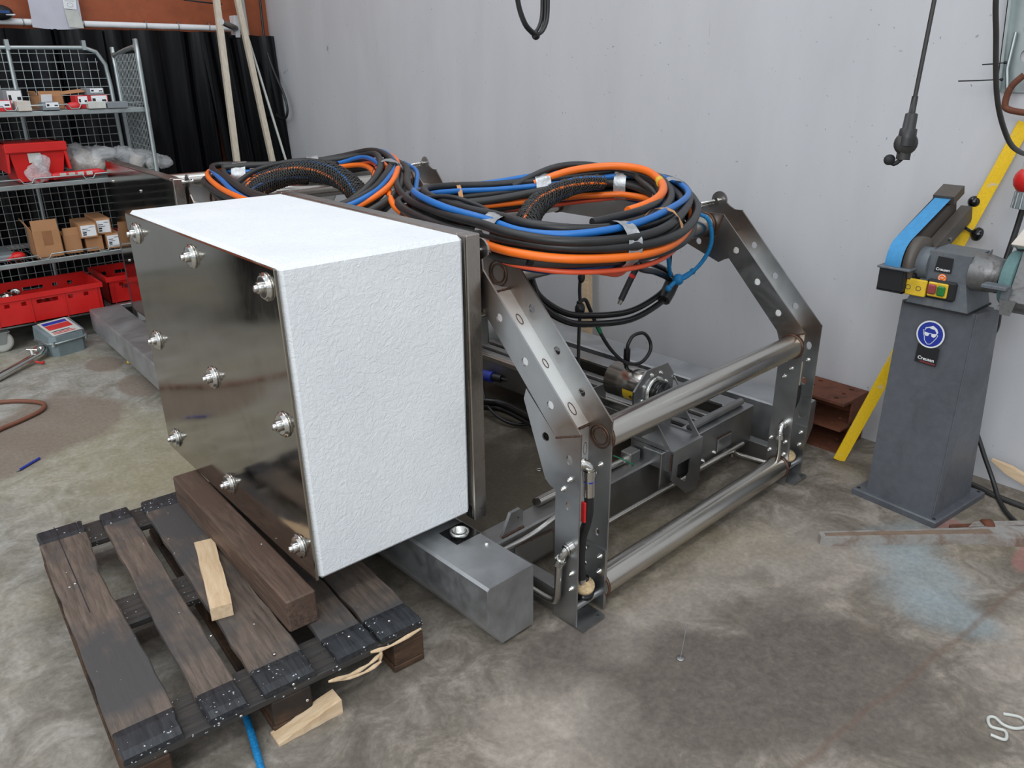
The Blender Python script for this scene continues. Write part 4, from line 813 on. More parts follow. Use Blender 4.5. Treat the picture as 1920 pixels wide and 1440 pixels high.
# ------------------------------------------------------------------ combined belt sander and wheel grinder on the pedestal
gr = root('bench_grinder', 'grey belt-and-wheel grinder with a blue sanding belt mounted on the pedestal', 'grinder', (2.96, 1.0, .80))
f0 = [(2.862, 1.125, .805), (2.862, .915, .805), (3.06, .915, .805), (3.06, 1.125, .805)]; f1 = [(2.866, 1.09, .90), (2.866, .94, .90), (3.05, .94, .90), (3.05, 1.09, .90)]; f2 = [(2.862, 1.073, 1.0), (2.862, .938, .997), (3.02, .938, .997), (3.02, 1.073, 1.0)]
MB().hexa([p for p in f0] + [p for p in f1]).hexa(f1 + f2).build('motor_box', M['machine'], gr)
MB().box((2.858, .91, .80), (3.065, 1.13, .806)).build('gasket', M['ink'], gr)
MB().plate([(.0, .0), (.16, 0), (.16, .045), (.02, .002)], 0, .004, axM((2.87, .936, .955), (1, 0, 0), (0, 0, 1), (0, -1, 0))).build('side_lip', M['machine'], gr)
AX = (2.896, 0, .945)
MB().cyl((2.90, 1.07, .945), (2.90, 1.145, .945), .058, 26).lathe([(.07, 0), (.078, .012), (.078, .02), (.06, .026)], 26, dirM((2.90, 1.118, .945), (0, 1, 0))).build('motor_neck', M['machine'], gr)
MB().tube([(2.92, .94, .94), (2.92, .90, .94), (2.92, .865, .937), (2.92, .85, .935)], .06, 26, rad=[.066, .064, .058, .05]).build('motor_bell', M['guard'], gr)
# belt arm
dx, dz = math.cos(math.radians(22.7)), math.sin(math.radians(22.7)); rW = .088; yb0, yb1 = 1.142, 1.198
def armp(s, h): return (AX[0] + s * dx - h * dz, AX[2] + s * dz + h * dx)
loop = [armp(.32, rW * .92), armp(0, rW)]
a0 = math.degrees(math.atan2(dx, -dz))
loop += [(AX[0] + rW * math.cos(math.radians(a0 + t_)), AX[2] + rW * math.sin(math.radians(a0 + t_))) for t_ in range(10, 175, 12)] + [armp(0.02, -rW), armp(.30, -.02)]
pv = [(x, y, z) for y in (yb0, yb1) for x, z in loop]; n = len(loop)
MB().add(pv, [(i, i + 1, n + i + 1, n + i) for i in range(n - 1)], True).build('sanding_belt', M['belt'], gr)
MB().lathe([(.0001, 0), (rW - .003, 0), (rW - .003, yb1 - yb0 - .004), (.0001, yb1 - yb0 - .004)], 30, dirM((AX[0], yb0 + .002, AX[2]), (0, 1, 0))).build('contact_wheel', M['ink'], gr)
def armbox(s0, s1, h0, h1, y0, y1):
    q = [armp(s0, h0), armp(s1, h0), armp(s1, h1), armp(s0, h1)]
    return MB().hexa([(q[0][0], y0, q[0][1]), (q[1][0], y0, q[1][1]), (q[1][0], y1, q[1][1]), (q[0][0], y1, q[0][1])] + [(q[3][0], y0, q[3][1]), (q[2][0], y0, q[2][1]), (q[2][0], y1, q[2][1]), (q[3][0], y1, q[3][1])])
armbox(.04, .36, -.015, .055, 1.146, 1.194).build('belt_platen', M['olivebrown'], gr)
armbox(.02, .385, -.05, .01, 1.10, 1.14).build('arm_bar', M['olivebrown'], gr)
armbox(.30, .385, .06, .092, 1.13, 1.205).build('arm_cover', M['olivebrown'], gr)
armbox(.03, .33, .02, rW - .008, 1.198, 1.204).build('side_plate', M['ink'], gr)
for s in (.09, .2): q = armp(s, -.02); MB().cyl((q[0], 1.10, q[1]), (q[0], 1.094, q[1]), .008, 10).build('bolt', M['dull'], gr)
q = armp(.385, -.01); q2 = armp(.41, .005); MB().cyl((q[0], 1.12, q[1]), (q2[0], 1.115, q2[1]), .006, 8).ball((q2[0] + .005, 1.108, q2[1] + .008), .022, 14).build('ball_knob', M['knob'], gr)
q = armp(.33, -.05); q2 = armp(.36, -.085); MB().cyl((q[0], 1.10, q[1]), (q2[0], 1.085, q2[1]), .006, 8).lathe([(.0001, 0), (.012, .0), (.026, .016), (.026, .026), (.012, .034), (.0001, .034)], 16, dirM((q2[0], 1.085, q2[1]), (.7, -.5, -.3))).build('clamp_knob', M['knob'], gr)
# lower guard and rest of the belt side
MB().box((AX[0] - rW - .02, 1.10, .928), (AX[0] - .03, 1.215, .936), None, .002).build('belt_rest', M['machine'], gr)
MB().box((AX[0] - rW - .006, 1.125, .85), (AX[0] - rW + .002, 1.21, .928)).box((AX[0] - rW - .006, 1.118, .848), (AX[0] - .01, 1.124, .93)).box((AX[0] - rW - .006, 1.118, .845), (AX[0] + .01, 1.21, .852)).build('belt_guard', M['ink'], gr)
MB().lathe([(.05, 0), (.09, 0), (.09, .03), (.05, .03)], 30, dirM((2.90, 1.108, .945), (0, 1, 0))).build('side_drum', M['olivebrown'], gr)
MB().cyl((AX[0] - .05, 1.118, .905), (AX[0] - .05, 1.10, .905), .012, 10).build('wing_bolt', M['ink'], gr)
# switch
sw = MB().box((2.845, .962, .838), (2.864, 1.06, .905), None, .006).build('switch_plate', M['ink'], gr)
MB().box((2.825, 1.052, .842), (2.84, 1.13, .90), None, .003).build('yellow_flap', M['yellow'], gr)
MB().box((2.836, 1.128, .85), (2.85, 1.138, .885)).build('hinge_flap', M['strap'], gr)
MB().box((2.836, .985, .848), (2.846, 1.05, .898), None, .003).build('switch_frame', M['yellow'], gr)
MB().box((2.826, 1.02, .858), (2.838, 1.048, .892), None, .004).build('stop_button', M['switchred'], gr); MB().box((2.826, .99, .856), (2.838, 1.016, .89), None, .004).build('start_button', M['switchgreen'], gr)
for y, z in ((1.11, .87), (1.075, .87)): MB().tube([(2.8245, y + .008 * math.cos(a), z + .008 * math.sin(a)) for a in [2 * PI * k / 12 for k in range(12)]], .0012, 5, True).build('flap_ring', M['olivebrown'], gr)
# stickers on the motor box face
FX = axM((2.8605, 1.02, .953), (0, -1, 0), (0, 0, 1), (-1, 0, 0))
lb = MB().plate([(-.028, -.022), (.028, -.022), (.028, .03), (-.022, .032)], .0005, .0016, FX).build('brand_label', M['ink'], gr)
textmesh('Creusen', .0135, M['white'], 'label_print', FX @ Matrix.Translation((0, -.012, .0018)), lb, bold=True)
FX2 = axM((2.8625, 1.018, .912), (0, -1, 0), (0, 0, 1), (-1, 0, 0))
st = MB().plate(circ(0, 0, .0145, 22), .0005, .0016, FX2).build('round_sticker', M['orange'], gr)
MB().tube([FX2 @ Vector((.0105 * math.cos(a), .0105 * math.sin(a), .0016)) for a in [.4 + 5.6 * k / 20 for k in range(21)]], .0012, 5).build('sticker_ring', M['white'], st); textmesh('OEP', .006, M['white'], 'sticker_print', FX2 @ Matrix.Translation((0, 0, .0018)), st, bold=True)
# wheel side
WC = (2.935, 0, .935)
MB().lathe([(.0001, 0), (.088, 0), (.09, .003), (.09, .033), (.088, .036), (.0001, .036)], 34, dirM((WC[0], .805, WC[2]), (0, 1, 0))).build('grinding_wheel', M['stone'], gr)
MB().lathe([(.0001, 0), (.034, 0), (.04, .012), (.0001, .012)], 22, dirM((WC[0], .838, WC[2]), (0, 1, 0))).build('wheel_flange', M['dull'], gr)
gp = [(.02 * 0 + .112 * math.cos(math.radians(t_)), .112 * math.sin(math.radians(t_))) for t_ in range(-150, 126, 12)]
MB().plate(gp, 0, .09, axM((WC[0], .800, WC[2]), (1, 0, 0), (0, 0, 1), (0, -1, 0))).build('wheel_guard', M['guard'], gr)
rim = [(r_ * math.cos(math.radians(t_)), r_ * math.sin(math.radians(t_))) for r_, rg in ((.112, range(-110, 100, 10)), (.100, range(90, -120, -10))) for t_ in rg]
MB().plate(rim, -.05, .0, axM((WC[0], .800, WC[2]), (1, 0, 0), (0, 0, 1), (0, -1, 0))).build('guard_rim', M['guard'], gr)
MB().box((2.80, .80, .918), (2.85, .875, .93), None, .002).box((2.83, .795, .88), (2.845, .82, .92)).build('tool_rest', M['machine'], gr)
MB().plate([(-.02, 0), (.03, .0), (.02, -.05), (-.01, -.05)], 0, .004, axM((2.83, .80, .885), (0, -1, 0), (0, 0, 1), (-1, 0, 0))).build('rest_bracket', M['guard'], gr)
MB().box((-.05, -.065, 0), (.05, .065, .004), axM((2.90, .765, 1.075), (.93, 0, .36), (0, 1, 0), (-.36, 0, .93)), .001).build('eye_shield', M['shieldplastic'], gr)
MB().cyl((2.875, .83, 1.055), (2.875, .70, 1.055), .007, 10).cyl((2.875, .815, 1.055), (2.875, .775, 1.055), .011, 10).tube([(2.88, .775, 1.055), (2.90, .77, 1.03), (2.93, .765, 1.02)], .009, 8).build('shield_arm', M['bright'], gr)

# ------------------------------------------------------------------ cables and fittings on the right-hand wall
curve_thing('power_cable', [(3.075, .885, .79), (3.13, .895, .70), (3.20, .94, .60), (3.25, .96, .45), (3.27, .94, .28), (3.26, .88, .16), (3.25, .82, .06), (3.20, .77, .010), (3.10, .70, .010), (3.02, .60, .010), (2.99, .5, .01)], .009, 'black', 'black power cable dropping behind the grinder pedestal to the floor', 'cable', n=8)
curve_thing('floor_cable', [(3.26, .93, .010), (3.24, .85, .010), (3.22, .78, .010), (3.21, .66, .010), (3.2, .45, .010)], .012, 'charcoal', 'dark cable lying along the foot of the wall at the right edge', 'cable')
hs_ = root('hanging_socket', 'black rubber power socket hanging from a cable above the grinder', 'socket', (1.884, .8, 1.528))
rg = Vector((1.897 - 1.884, 0, 1.725 - 1.528)); A = Vector((1.884, .80, 1.528)); T = A + rg * 6
MB().tube([A, T], .005, 8).build('cord', M['charcoal'], hs_)
dn = -rg.normalized(); Mx = dirM(A, dn, (0, 1, 0))
MB().lathe([(.0065, -.005), (.007, .03), (.009, .03), (.013, .032), (.014, .062), (.018, .064), (.019, .085), (.019, .10)], 16, Mx).build('strain_relief', M['black'], hs_)
cc = A + dn * .095
MB().lathe([(.0001, -.012), (.021, -.012), (.025, -.004), (.025, .004), (.021, .012), (.0001, .012)], 20, dirM(cc, (-.75, -.6, .1))).tube([cc, cc + dn * .035], .016, 4).build('socket_body', M['charcoal'], hs_)
MB().tube(cat([cc + dn * .03 + Vector((0, .0, 0)), cc + dn * .045 + Vector((-.008, .014, 0)), cc + dn * .04 + Vector((-.014, .026, .008))], 4), .005, 8).lathe([(.0001, 0), (.012, 0), (.012, .006), (.0001, .006)], 14, dirM(cc + dn * .036 + Vector((-.014, .024, 0)), (-.8, -.6, .1))).build('socket_cap', M['ink'], hs_)
curve_thing('hanging_cable', [(2.0, .75, 2.6), (2.03, .75, 2.2), (2.075, .75, 1.80), (2.13, .745, 1.65), (2.20, .74, 1.52), (2.30, .735, 1.43), (2.42, .74, 1.385), (2.55, .735, 1.365), (2.7, .7, 1.37), (2.9, .6, 1.5)], .0065, 'charcoal', 'grey-black cable sweeping down from above at the right edge', 'cable')
lt = root('cable_loop', 'black cable loop dangling from above in front of the grey wall', 'cable', (1.76, 1.9, 1.69))
LQ = [(1.66, 1.9, 2.3), (1.683, 1.9, 1.86), (1.69, 1.9, 1.775), (1.715, 1.9, 1.72), (1.745, 1.9, 1.695), (1.764, 1.9, 1.688), (1.785, 1.9, 1.70), (1.80, 1.9, 1.73), (1.803, 1.9, 1.78), (1.80, 1.9, 1.86), (1.79, 1.9, 2.3)]
for dx, dy, dz in ((0, 0, 0), (.006, .008, .007), (-.003, -.008, .004)): MB().tube(cat([(x + dx * (1 if x < 1.764 else -1), y + dy, z + dz) for x, y, z in LQ], 8), .0055, 8).build('cable_strand', M['black'], lt)
MB().ball((1.764, 1.9, 1.688), .013, 10).build('tape_wrap', M['blackgloss'], lt)
ct = root('cable_tray', 'perforated galvanised cable tray on the wall at the top right corner', 'cable tray', (3.34, 1.1, 1.5))
TM = axM((3.352, 1.12, 1.50), (0, -1, 0), Vector((0, .08, 1)).normalized(), (-1, 0, 0))
MB().plate([(0, 0), (.2, 0), (.2, 1.2), (0, 1.2)], .0, .003, TM, [circ(.06 + .05 * i, .12 + .09 * j, .012, 10, .02) for i in range(3) for j in range(12)]).build('tray_floor', M['zinc'], ct)
MB().box((0, 0, 0), (.003, 1.2, .05), TM).box((0, 0, .047), (.012, 1.2, .05), TM).build('tray_lip', M['zinc'], ct)
MB().tube([TM @ Vector(p) for p in ((.03, .2, .02), (.02, .08, .03), (.035, -.02, .035))], .006, 8).build('grey_conduit', M['zinc'], ct)
for (z, y1) in ((1.60, 1.165), (1.545, 1.235)):
    o = MB().tube([(3.27, 1.10, z), (3.25, (1.10 + y1) / 2, z - .004), (3.25, y1, z - .006)], .0025, 6).ball((3.268, 1.098, z), .006, 8).build('cable_tie', M['ink']); tag(o, 'long black cable tie sticking out from the tray, ' + ('the upper shorter one' if z > 1.58 else 'the lower longer one'), 'cable tie')
curve_thing('hook_bar', [(3.27, 1.03, 1.56), (3.26, 1.06, 1.52), (3.26, 1.068, 1.465), (3.26, 1.05, 1.445), (3.26, .98, 1.435), (3.26, .9, 1.43)], .011, 'rust', 'brown bent steel bar hanging below the cable tray at the right edge', 'hook')
pg = root('power_plug', 'red round industrial plug on a black lead hanging above the grinder wheel', 'plug', (3.2, .93, 1.2))
PP = Vector((3.15, .905, 1.19))
MB().ball(PP + Vector((0, 0, .035)), .05, 18, None, (1, 1, .95)).build('plug_shell', M['red'], pg)
MB().cyl(PP + Vector((0, 0, .07)), PP + Vector((0, 0, .13)), .03, 16).build('plug_collar', M['nylon'], pg)
MB().lathe([(.034, -.06), (.036, -.02), (.03, .0)], 18, Matrix.Translation(PP)).build('gland', M['grey'], pg)
for k in range(12): a = k * PI / 6; MB().cyl(PP + Vector((.036 * math.cos(a), .036 * math.sin(a), -.058)), PP + Vector((.033 * math.cos(a), .033 * math.sin(a), -.005)), .004, 6).build('gland_rib', M['zinc'], pg)
MB().tube(cat([PP + Vector((0, 0, -.05)), PP + Vector((-.005, .005, -.14)), PP + Vector((-.03, .01, -.26)), PP + Vector((-.1, .0, -.34))], 6), .010, 8).build('lead', M['black'], pg)
MB().tube(cat([PP + Vector((0, 0, .12)), PP + Vector((0, -.01, .2)), PP + Vector((.05, -.1, .3)), PP + Vector((.1, -.3, .6))], 6), .010, 8).build('lead', M['charcoal'], pg)

# ------------------------------------------------------------------ back wall: rail, curtain, poster, battens
ra = root('curtain_rail', 'white painted pipe rail holding the black curtain', 'rail', (2.0, 6.98, 1.92))
MB().cyl((-.6, 6.97, 1.945), (3.06, 6.97, 1.918), .022, 14).build('rail_pipe', M['white'], ra); MB().cyl((3.05, 6.99, 1.918), (2.80, 6.70, 1.955), .024, 14).build('rail_stub', M['dull'], ra)
MB().box((3.02, 6.95, 1.85), (3.06, 7.05, 2.02), None, .003).build('rail_bracket', M['white'], ra)
for x in (1.45, 1.62, 1.85, 2.3, 2.55, 2.8): MB().tube([(x, 6.97 + .026 * math.cos(a), 1.93 + .03 * math.sin(a)) for a in [2 * PI * k / 12 for k in range(12)]], .003, 5, True).build('curtain_ring', M['dull'], ra)
cu = root('strip_curtain', 'black glossy plastic strip curtain hanging from the white rail along the back wall', 'curtain', (1.3, 6.97, .03))
x = .2; k = 0
while x < 3.2:
    wd = R.uniform(.26, .34) if x < 2.4 else .22; top = 1.895 - .01 * R.random() - (.0 if x < 2.9 else .02); n = 10; lift = .012 * (k % 2); vs = []; rows = 8
    for j in range(rows + 1):
        zz = top + (.03 - top) * j / rows; sw = .015 * math.sin(k * 2.1 + j * .5)
        for i in range(n + 1):
            u = i / n; y = 6.95 - lift + .035 * math.sin(u * PI * 2 + k * 1.3) * (.35 + .65 * j / rows) + .02 * math.sin(u * 11 + k)
            vs.append((x + u * wd * 1.22 + sw * j / rows + (.10 * j / rows if x > 2.6 else 0), y - (.06 * j / rows if x > 2.6 else 0), zz))
    fs = [(j * (n + 1) + i, (j + 1) * (n + 1) + i, (j + 1) * (n + 1) + i + 1, j * (n + 1) + i + 1) for j in range(rows) for i in range(n)]
    MB().add(vs, fs, True).build('curtain_strip', M['pvc'], cu); x += wd; k += 1
def sheet(name, pts, mat, label, ca):
    m = MB().plate(pts, 0, .001, axM((0, 7.044, 0), (1, 0, 0), (0, 0, 1), (0, -1, 0))); o = m.build(name, M[mat]); return tag(o, label, ca)
PX = axM((0, 6.94, 0), (1, 0, 0), (0, 0, 1), (0, -1, 0))
pp_ = root('poster_sheet', 'translucent white plastic sleeve with a paper draped over the curtain rail', 'poster', (1.68, 6.94, 1.9))
m = MB(); vs = []; n = 8
for j in range(7):
    for i in range(n + 1): vs.append((1.50 + .335 * i / n + .01 * j / 6, 6.94 - .006 * math.sin(i * 1.7 + j), 1.895 + .32 * j / 6 - .012 * math.sin(i / n * PI) * (j == 0)))
m.add(vs, [(j * (n + 1) + i, j * (n + 1) + i + 1, (j + 1) * (n + 1) + i + 1, (j + 1) * (n + 1) + i) for j in range(6) for i in range(n)], True); m.build('sleeve', M['sleeve'], pp_)
MB().plate([(1.73, 2.025), (1.815, 2.02), (1.83, 2.2), (1.735, 2.2)], .008, .009, PX).build('paper', M['white'], pp_)
MB().plate([(1.74, 1.9), (1.84, 1.895), (1.82, 2.015), (1.73, 2.02)], .008, .009, PX).build('grey_panel', M['nylon'], pp_)
MB().tube([PX @ Vector((1.775 + .02 * math.cos(a), 2.05 + .014 * math.sin(a), .0095)) for a in [2 * PI * k / 14 for k in range(14)]], .001, 4, True).build('printed_ring', M['grey'], pp_)
for q in range(4): MB().box((1.745, 2.075 + q * .016, .009), (1.81, 2.078 + q * .016, .0093), PX).build('printed_line', M['grey'], pp_)
ht = root('cap', 'dark blue cap resting on the rail at the upper left edge', 'cap', (1.33, 6.93, 1.96))
MB().ball((1.31, 6.93, 1.985), .085, 14, None, (1, .8, .6)).build('crown', M['ink'], ht); MB().box((1.26, 6.87, 1.965), (1.395, 6.93, 1.975), None, .004).build('brim', M['white'], ht); MB().box((1.27, 6.862, 1.978), (1.36, 6.87, 1.996)).build('band', M['darkblue'], ht)
def batten(name, a, b, w2, t2, mat, label):
    a, b = Vector(a), Vector(b); d = (b - a).normalized(); x = Vector((1, 0, 0)); x = (x - d * x.dot(d)).normalized()
    o = MB().box((-w2, -t2, 0), (w2, t2, (b - a).length), axM(a, x, d.cross(x), d), .002).build(name, M[mat]); return tag(o, label, 'batten')
batten('leaning_batten', (2.62, 6.35, .0), (2.86, 6.87, 2.7), .024, .02, 'batten', 'pale wooden batten leaning in front of the curtain, the left one of two')
batten('leaning_batten.001', (3.07, 6.45, .0), (3.03, 7.0, 2.7), .022, .02, 'batten', 'pale wooden batten leaning near the wall corner, the right one of two')
batten('leaning_rod', (3.24, 6.35, .0), (3.06, 6.98, 2.2), .008, .008, 'nylon', 'thin pale rod leaning into the wall corner beside the right batten')
batten('corner_conduit', (3.20, 7.0, .0), (3.12, 7.02, 2.7), .014, .014, 'nylon', 'off-white pipe standing in the corner behind the leaning battens')
curve_thing('corner_cable', [(3.285, 6.98, 2.7), (3.28, 6.98, 2.1), (3.27, 6.95, 1.8), (3.27, 6.86, 1.6), (3.275, 6.72, 1.4), (3.275, 6.68, 1.27), (3.275, 6.75, 1.2), (3.28, 6.9, 1.22), (3.285, 6.98, 1.35), (3.285, 7.0, 1.8)], .011, 'black', 'black cable hanging in a loop down the wall corner', 'cable')
curve_thing('rail_wire', [(2.62, 6.95, 2.12), (2.75, 6.9, 2.105), (2.9, 6.88, 2.095)], .006, 'ink', 'short dark wire across the brown wall tied to the left batten', 'wire')

# ------------------------------------------------------------------ wire roll cage
CX0, CX1, CY0, CY1 = .30, 1.72, 5.52, 6.2
cg = root('roll_cage', 'galvanised wire roll cage with three shelves along the back wall', 'roll cage', ((CX0 + CX1) / 2, (CY0 + CY1) / 2, 0))
zs = M['zinc']
bp = [(1.82, CY1, .16), (1.82, CY1, 1.62)] ; P = [(CX0, CY1, .16), (CX0, CY1, 1.74), (1.62, CY1, 1.745), (1.69, CY1, 1.72), (1.735, CY1, 1.64), (1.745, CY1, 1.5), (1.755, CY1, .16)]
MB().tube(P, .014, 10).build('back_frame', zs, cg); MB().cyl((1.17, CY1, 1.75), (1.15, CY1, .16), .012, 10).build('back_post', zs, cg)
for x in (1.17, 1.62): MB().box((x - .012, CY1 - .02, 1.73), (x + .012, CY1 + .02, 1.79)).build('frame_clip', zs, cg)
m = MB()
for i in range(30):
    x = CX0 + .05 * (i + 1) - .02
    if x < 1.73: m.cyl((x, CY1, .17), (x, CY1, 1.735 if x < 1.6 else 1.68), .0024, 4)
for i in range(30): m.cyl((CX0, CY1, .2 + i * .052), (1.735 if i < 27 else 1.69, CY1, .2 + i * .052), .0024, 4)
m.build('back_mesh', zs, cg)['kind'] = 'stuff'
SX = lambda y: 1.785 + (6.08 - y) * -.06 - .02
sp_ = [(1.79, 6.17, .16), (1.79, 6.17, 1.62), (1.79, 6.15, 1.69), (1.75, 5.62, 1.735), (1.742, 5.54, 1.72), (1.74, 5.505, 1.65), (1.725, 5.50, .16)]
MB().tube(cat(sp_, 3), .014, 10).build('side_frame', zs, cg)
m = MB()
for i in range(16): y = 5.53 + i * .04; x = 1.73 + (y - 5.5) * .08; m.cyl((x, y, .17), (x, y, 1.70), .0024, 4)
for i in range(29): m.cyl((1.735, 5.51, .2 + i * .052), (1.79, 6.16, .2 + i * .052), .0024, 4)
m.build('side_mesh', zs, cg)['kind'] = 'stuff'
for z, nm in ((.52, 1), (.975, 1), (1.385, 1)):
    m = MB().box((CX0, CY0, z - .03), (1.76, CY0 + .022, z - .002), None, .003).box((CX0, CY1 - .05, z - .03), (1.76, CY1 - .03, z - .005)); sh = m.build('shelf', zs, cg)
    m = MB()
    if z < .6:
        for i in range(47): m.cyl((CX0 + .03 * (i + 1), CY0 + .01, z - .006), (CX0 + .03 * (i + 1), CY1 - .04, z - .006), .003, 4)
        m.build('shelf_mesh', zs, sh)['kind'] = 'stuff'
    else: m.box((CX0, CY0 + .02, z - .012), (1.755, CY1 - .05, z - .006)); m.build('shelf_panel', zs, sh)
    lp_ = [(CX0, CY0 - .006, z + .03)]
    for x in (.98, 1.32): lp_ += [(x - .03, CY0 - .006, z + .03), (x - .015, CY0 - .008, z + .005), (x + .03, CY0 - .008, z + .005), (x + .045, CY0 - .006, z + .03)]
    lp_ += [(1.72, CY0 - .006, z + .03), (1.74, CY0, z)]
    MB().tube(lp_, .0045, 6).build('shelf_lip_wire', zs, sh)
MB().box((CX0, CY0 - .02, .135), (1.78, CY1, .16), None, .003).build('base_tray', zs, cg)
for x, y in ((.645, 5.5), (.42, 6.1), (1.66, 6.1), (1.66, 5.62)):
    m = MB().box((x - .05, y - .05, .128), (x + .05, y + .05, .134)).plate([(-.02, .055), (.02, .055), (.04, .128), (-.04, .128)], .022, .027, axM((x, y, 0), (1, 0, 0), (0, 0, 1), (0, -1, 0))).plate([(-.02, .055), (.02, .055), (.04, .128), (-.04, .128)], -.027, -.022, axM((x, y, 0), (1, 0, 0), (0, 0, 1), (0, -1, 0)))
    c_ = m.build('caster', zs, cg); MB().lathe([(.0001, -.019), (.052, -.019), (.066, -.012), (.066, .012), (.052, .019), (.0001, .019)], 24, dirM((x, y, .0665), (0, 1, 0))).build('caster_wheel', M['nylon'], c_)
# items on the shelves
def pack(name, x, y, z, sx, sy, sz, label, kind, rz=0, mat='card', lab=None, flaps=False, group=None, kindname='box'):
    r = root(name, label, kindname, (x, y, z), rz); ROOT.pop(r.name)
    if flaps:
        tk = .004
        MB().box((-sx / 2, -sy / 2, 0), (sx / 2, sy / 2, tk)).box((-sx / 2, -sy / 2, 0), (sx / 2, -sy / 2 + tk, sz)).box((-sx / 2, sy / 2 - tk, 0), (sx / 2, sy / 2, sz)).box((-sx / 2, -sy / 2, 0), (-sx / 2 + tk, sy / 2, sz)).box((sx / 2 - tk, -sy / 2, 0), (sx / 2, sy / 2, sz)).build('carton', M[mat], r)
        MB().box((-sx / 2 + .006, 0, 0), (sx / 2 - .006, tk, sz * .4), Matrix.Translation((0, -sy / 2, sz)) @ Euler((-.12, 0, 0)).to_matrix().to_4x4()).build('flap', M[mat], r)
        MB().box((0, -sy / 2 + .006, 0), (tk, sy / 2 - .006, sz * .4), Matrix.Translation((-sx / 2, 0, sz)) @ Euler((0, -.45, 0)).to_matrix().to_4x4()).build('flap', M[mat], r)
    else: MB().box((-sx / 2, -sy / 2, 0), (sx / 2, sy / 2, sz), None, .002).build('carton', M[mat], r)
    if lab == 'white':
        l_ = MB().box((-sx * .42, -sy / 2 - .001, sz * .12), (sx * .42, -sy / 2, sz * .9)).build('label', M['white'], r)
        for (a, b, c, d2) in ((-.34, -.02, .62, .66), (-.34, .1, .5, .53), (-.34, -.12, .34, .44), (-.34, -.14, .2, .29), (.05, .36, .74, .77)): MB().box((sx * a, -sy / 2 - .0015, sz * c), (sx * b, -sy / 2 - .001, sz * d2)).build('label_print', M['ink'], l_)
    if lab == 'tape': MB().box((-sx * .14, -sy / 2 - .001, sz * .45), (sx * .2, -sy / 2, sz * .98)).build('parcel_tape', M['cardtape'], r)
    if lab == 'pink': MB().box((-sx * .3, -sy / 2 - .001, sz * .35), (sx * .45, -sy / 2, sz * .95)).build('label', M['white'], r); MB().box((-sx * .25, -sy / 2 - .0015, sz * .5), (-sx * .1, -sy / 2 - .001, sz * .75)).box((sx * .2, -sy / 2 - .0015, sz * .5), (sx * .4, -sy / 2 - .001, sz * .65)).build('label_print', M['ink'], r)
    return r
G3 = 'cardboard boxes on the lowest cage shelf'
pack('cardboard_box', 1.035, 5.67, .52, .155, .2, .165, 'open brown cardboard box with raised flaps, largest on the lower cage shelf', 'box', -.05, lab='tape', flaps=True, group=G3)
pack('cardboard_box.001', 1.18, 5.68, .52, .10, .18, .115, 'small open tan cardboard box, second from left on the lower shelf', 'box', -.08, flaps=True)
pack('cardboard_box.002', 1.30, 5.67, .52, .098, .2, .092, 'plain brown cardboard box under the labelled boxes on the lower shelf', 'box', -.06)
pack('cardboard_box.003', 1.415, 5.67, .52, .088, .2, .095, 'brown box with white label at the right end of the lower shelf', 'box', -.06, lab='white')
pack('cardboard_box.004', 1.272, 5.68, .6125, .102, .28, .088, 'brown box with white label stacked upper left on the lower shelf', 'box', -.05, lab='white')
pack('cardboard_box.005', 1.375, 5.73, .6155, .09, .3, .10, 'brown box with white label at the top right of the stacked boxes', 'box', -.05, lab='white')
pack('red_box', 1.54, 5.8, .52, .10, .12, .08, 'red packet at the right end of the lower shelf behind the far panel', 'box', 0, 'pinkplastic', kindname='packet')
o = MB().box((.70, 5.60, .52), (.86, 5.95, .56), None, .01).build('grey_case', M['grey']); tag(o, 'flat grey case on the lower cage shelf at the left edge', 'case')
o = MB().ball((.86, 5.62, .545), .036, 12, None, (1.2, 1, .7)).tube([(.84, 5.61, .55), (.80, 5.6, .53)], .012, 8).build('bottle_top', M['red']); tag(o, 'red plastic cap lying on the lower shelf left of the open box', 'cap')
# second shelf: red tote, bags, pouch
tt = root('red_tote', 'red plastic tote bin with folded lid on the middle cage shelf', 'bin', (1.08, 5.72, .98))
MB().hexa([(.96, 5.60, .98), (1.20, 5.60, .98), (1.20, 5.90, .98), (.96, 5.90, .98), (.935, 5.58, 1.16), (1.235, 5.58, 1.16), (1.235, 5.92, 1.16), (.935, 5.92, 1.16)]).build('bin_body', M['red'], tt)
MB().box((.915, 5.56, 1.15), (1.25, 5.60, 1.205), None, .006).box((.915, 5.60, 1.17), (1.25, 5.93, 1.20), None, .006).build('bin_rim', M['red'], tt)
for x, s in ((.92, -1), (1.24, 1)): MB().hexa([(x, 5.57, 1.04), (x + .012 * s, 5.57, 1.04), (x + .012 * s, 5.92, 1.04), (x, 5.92, 1.04), (x - .02 * s, 5.57, 1.2), (x, 5.57, 1.2), (x, 5.92, 1.2), (x - .02 * s, 5.92, 1.2)]).build('lid_flap', M['red'], tt)
MB().box((1.03, 5.574, 1.09), (1.10, 5.578, 1.145)).build('label_holder', M['nylon'], tt)
def bigball(m, c, r, sc):
    pr = [(max(r * math.sin(PI * i / 22), 1e-6), -r * math.cos(PI * i / 22)) for i in range(23)]
    m.lathe(pr, 36, Matrix.Translation(Vector(c)) @ Matrix.Diagonal((*sc, 1)))
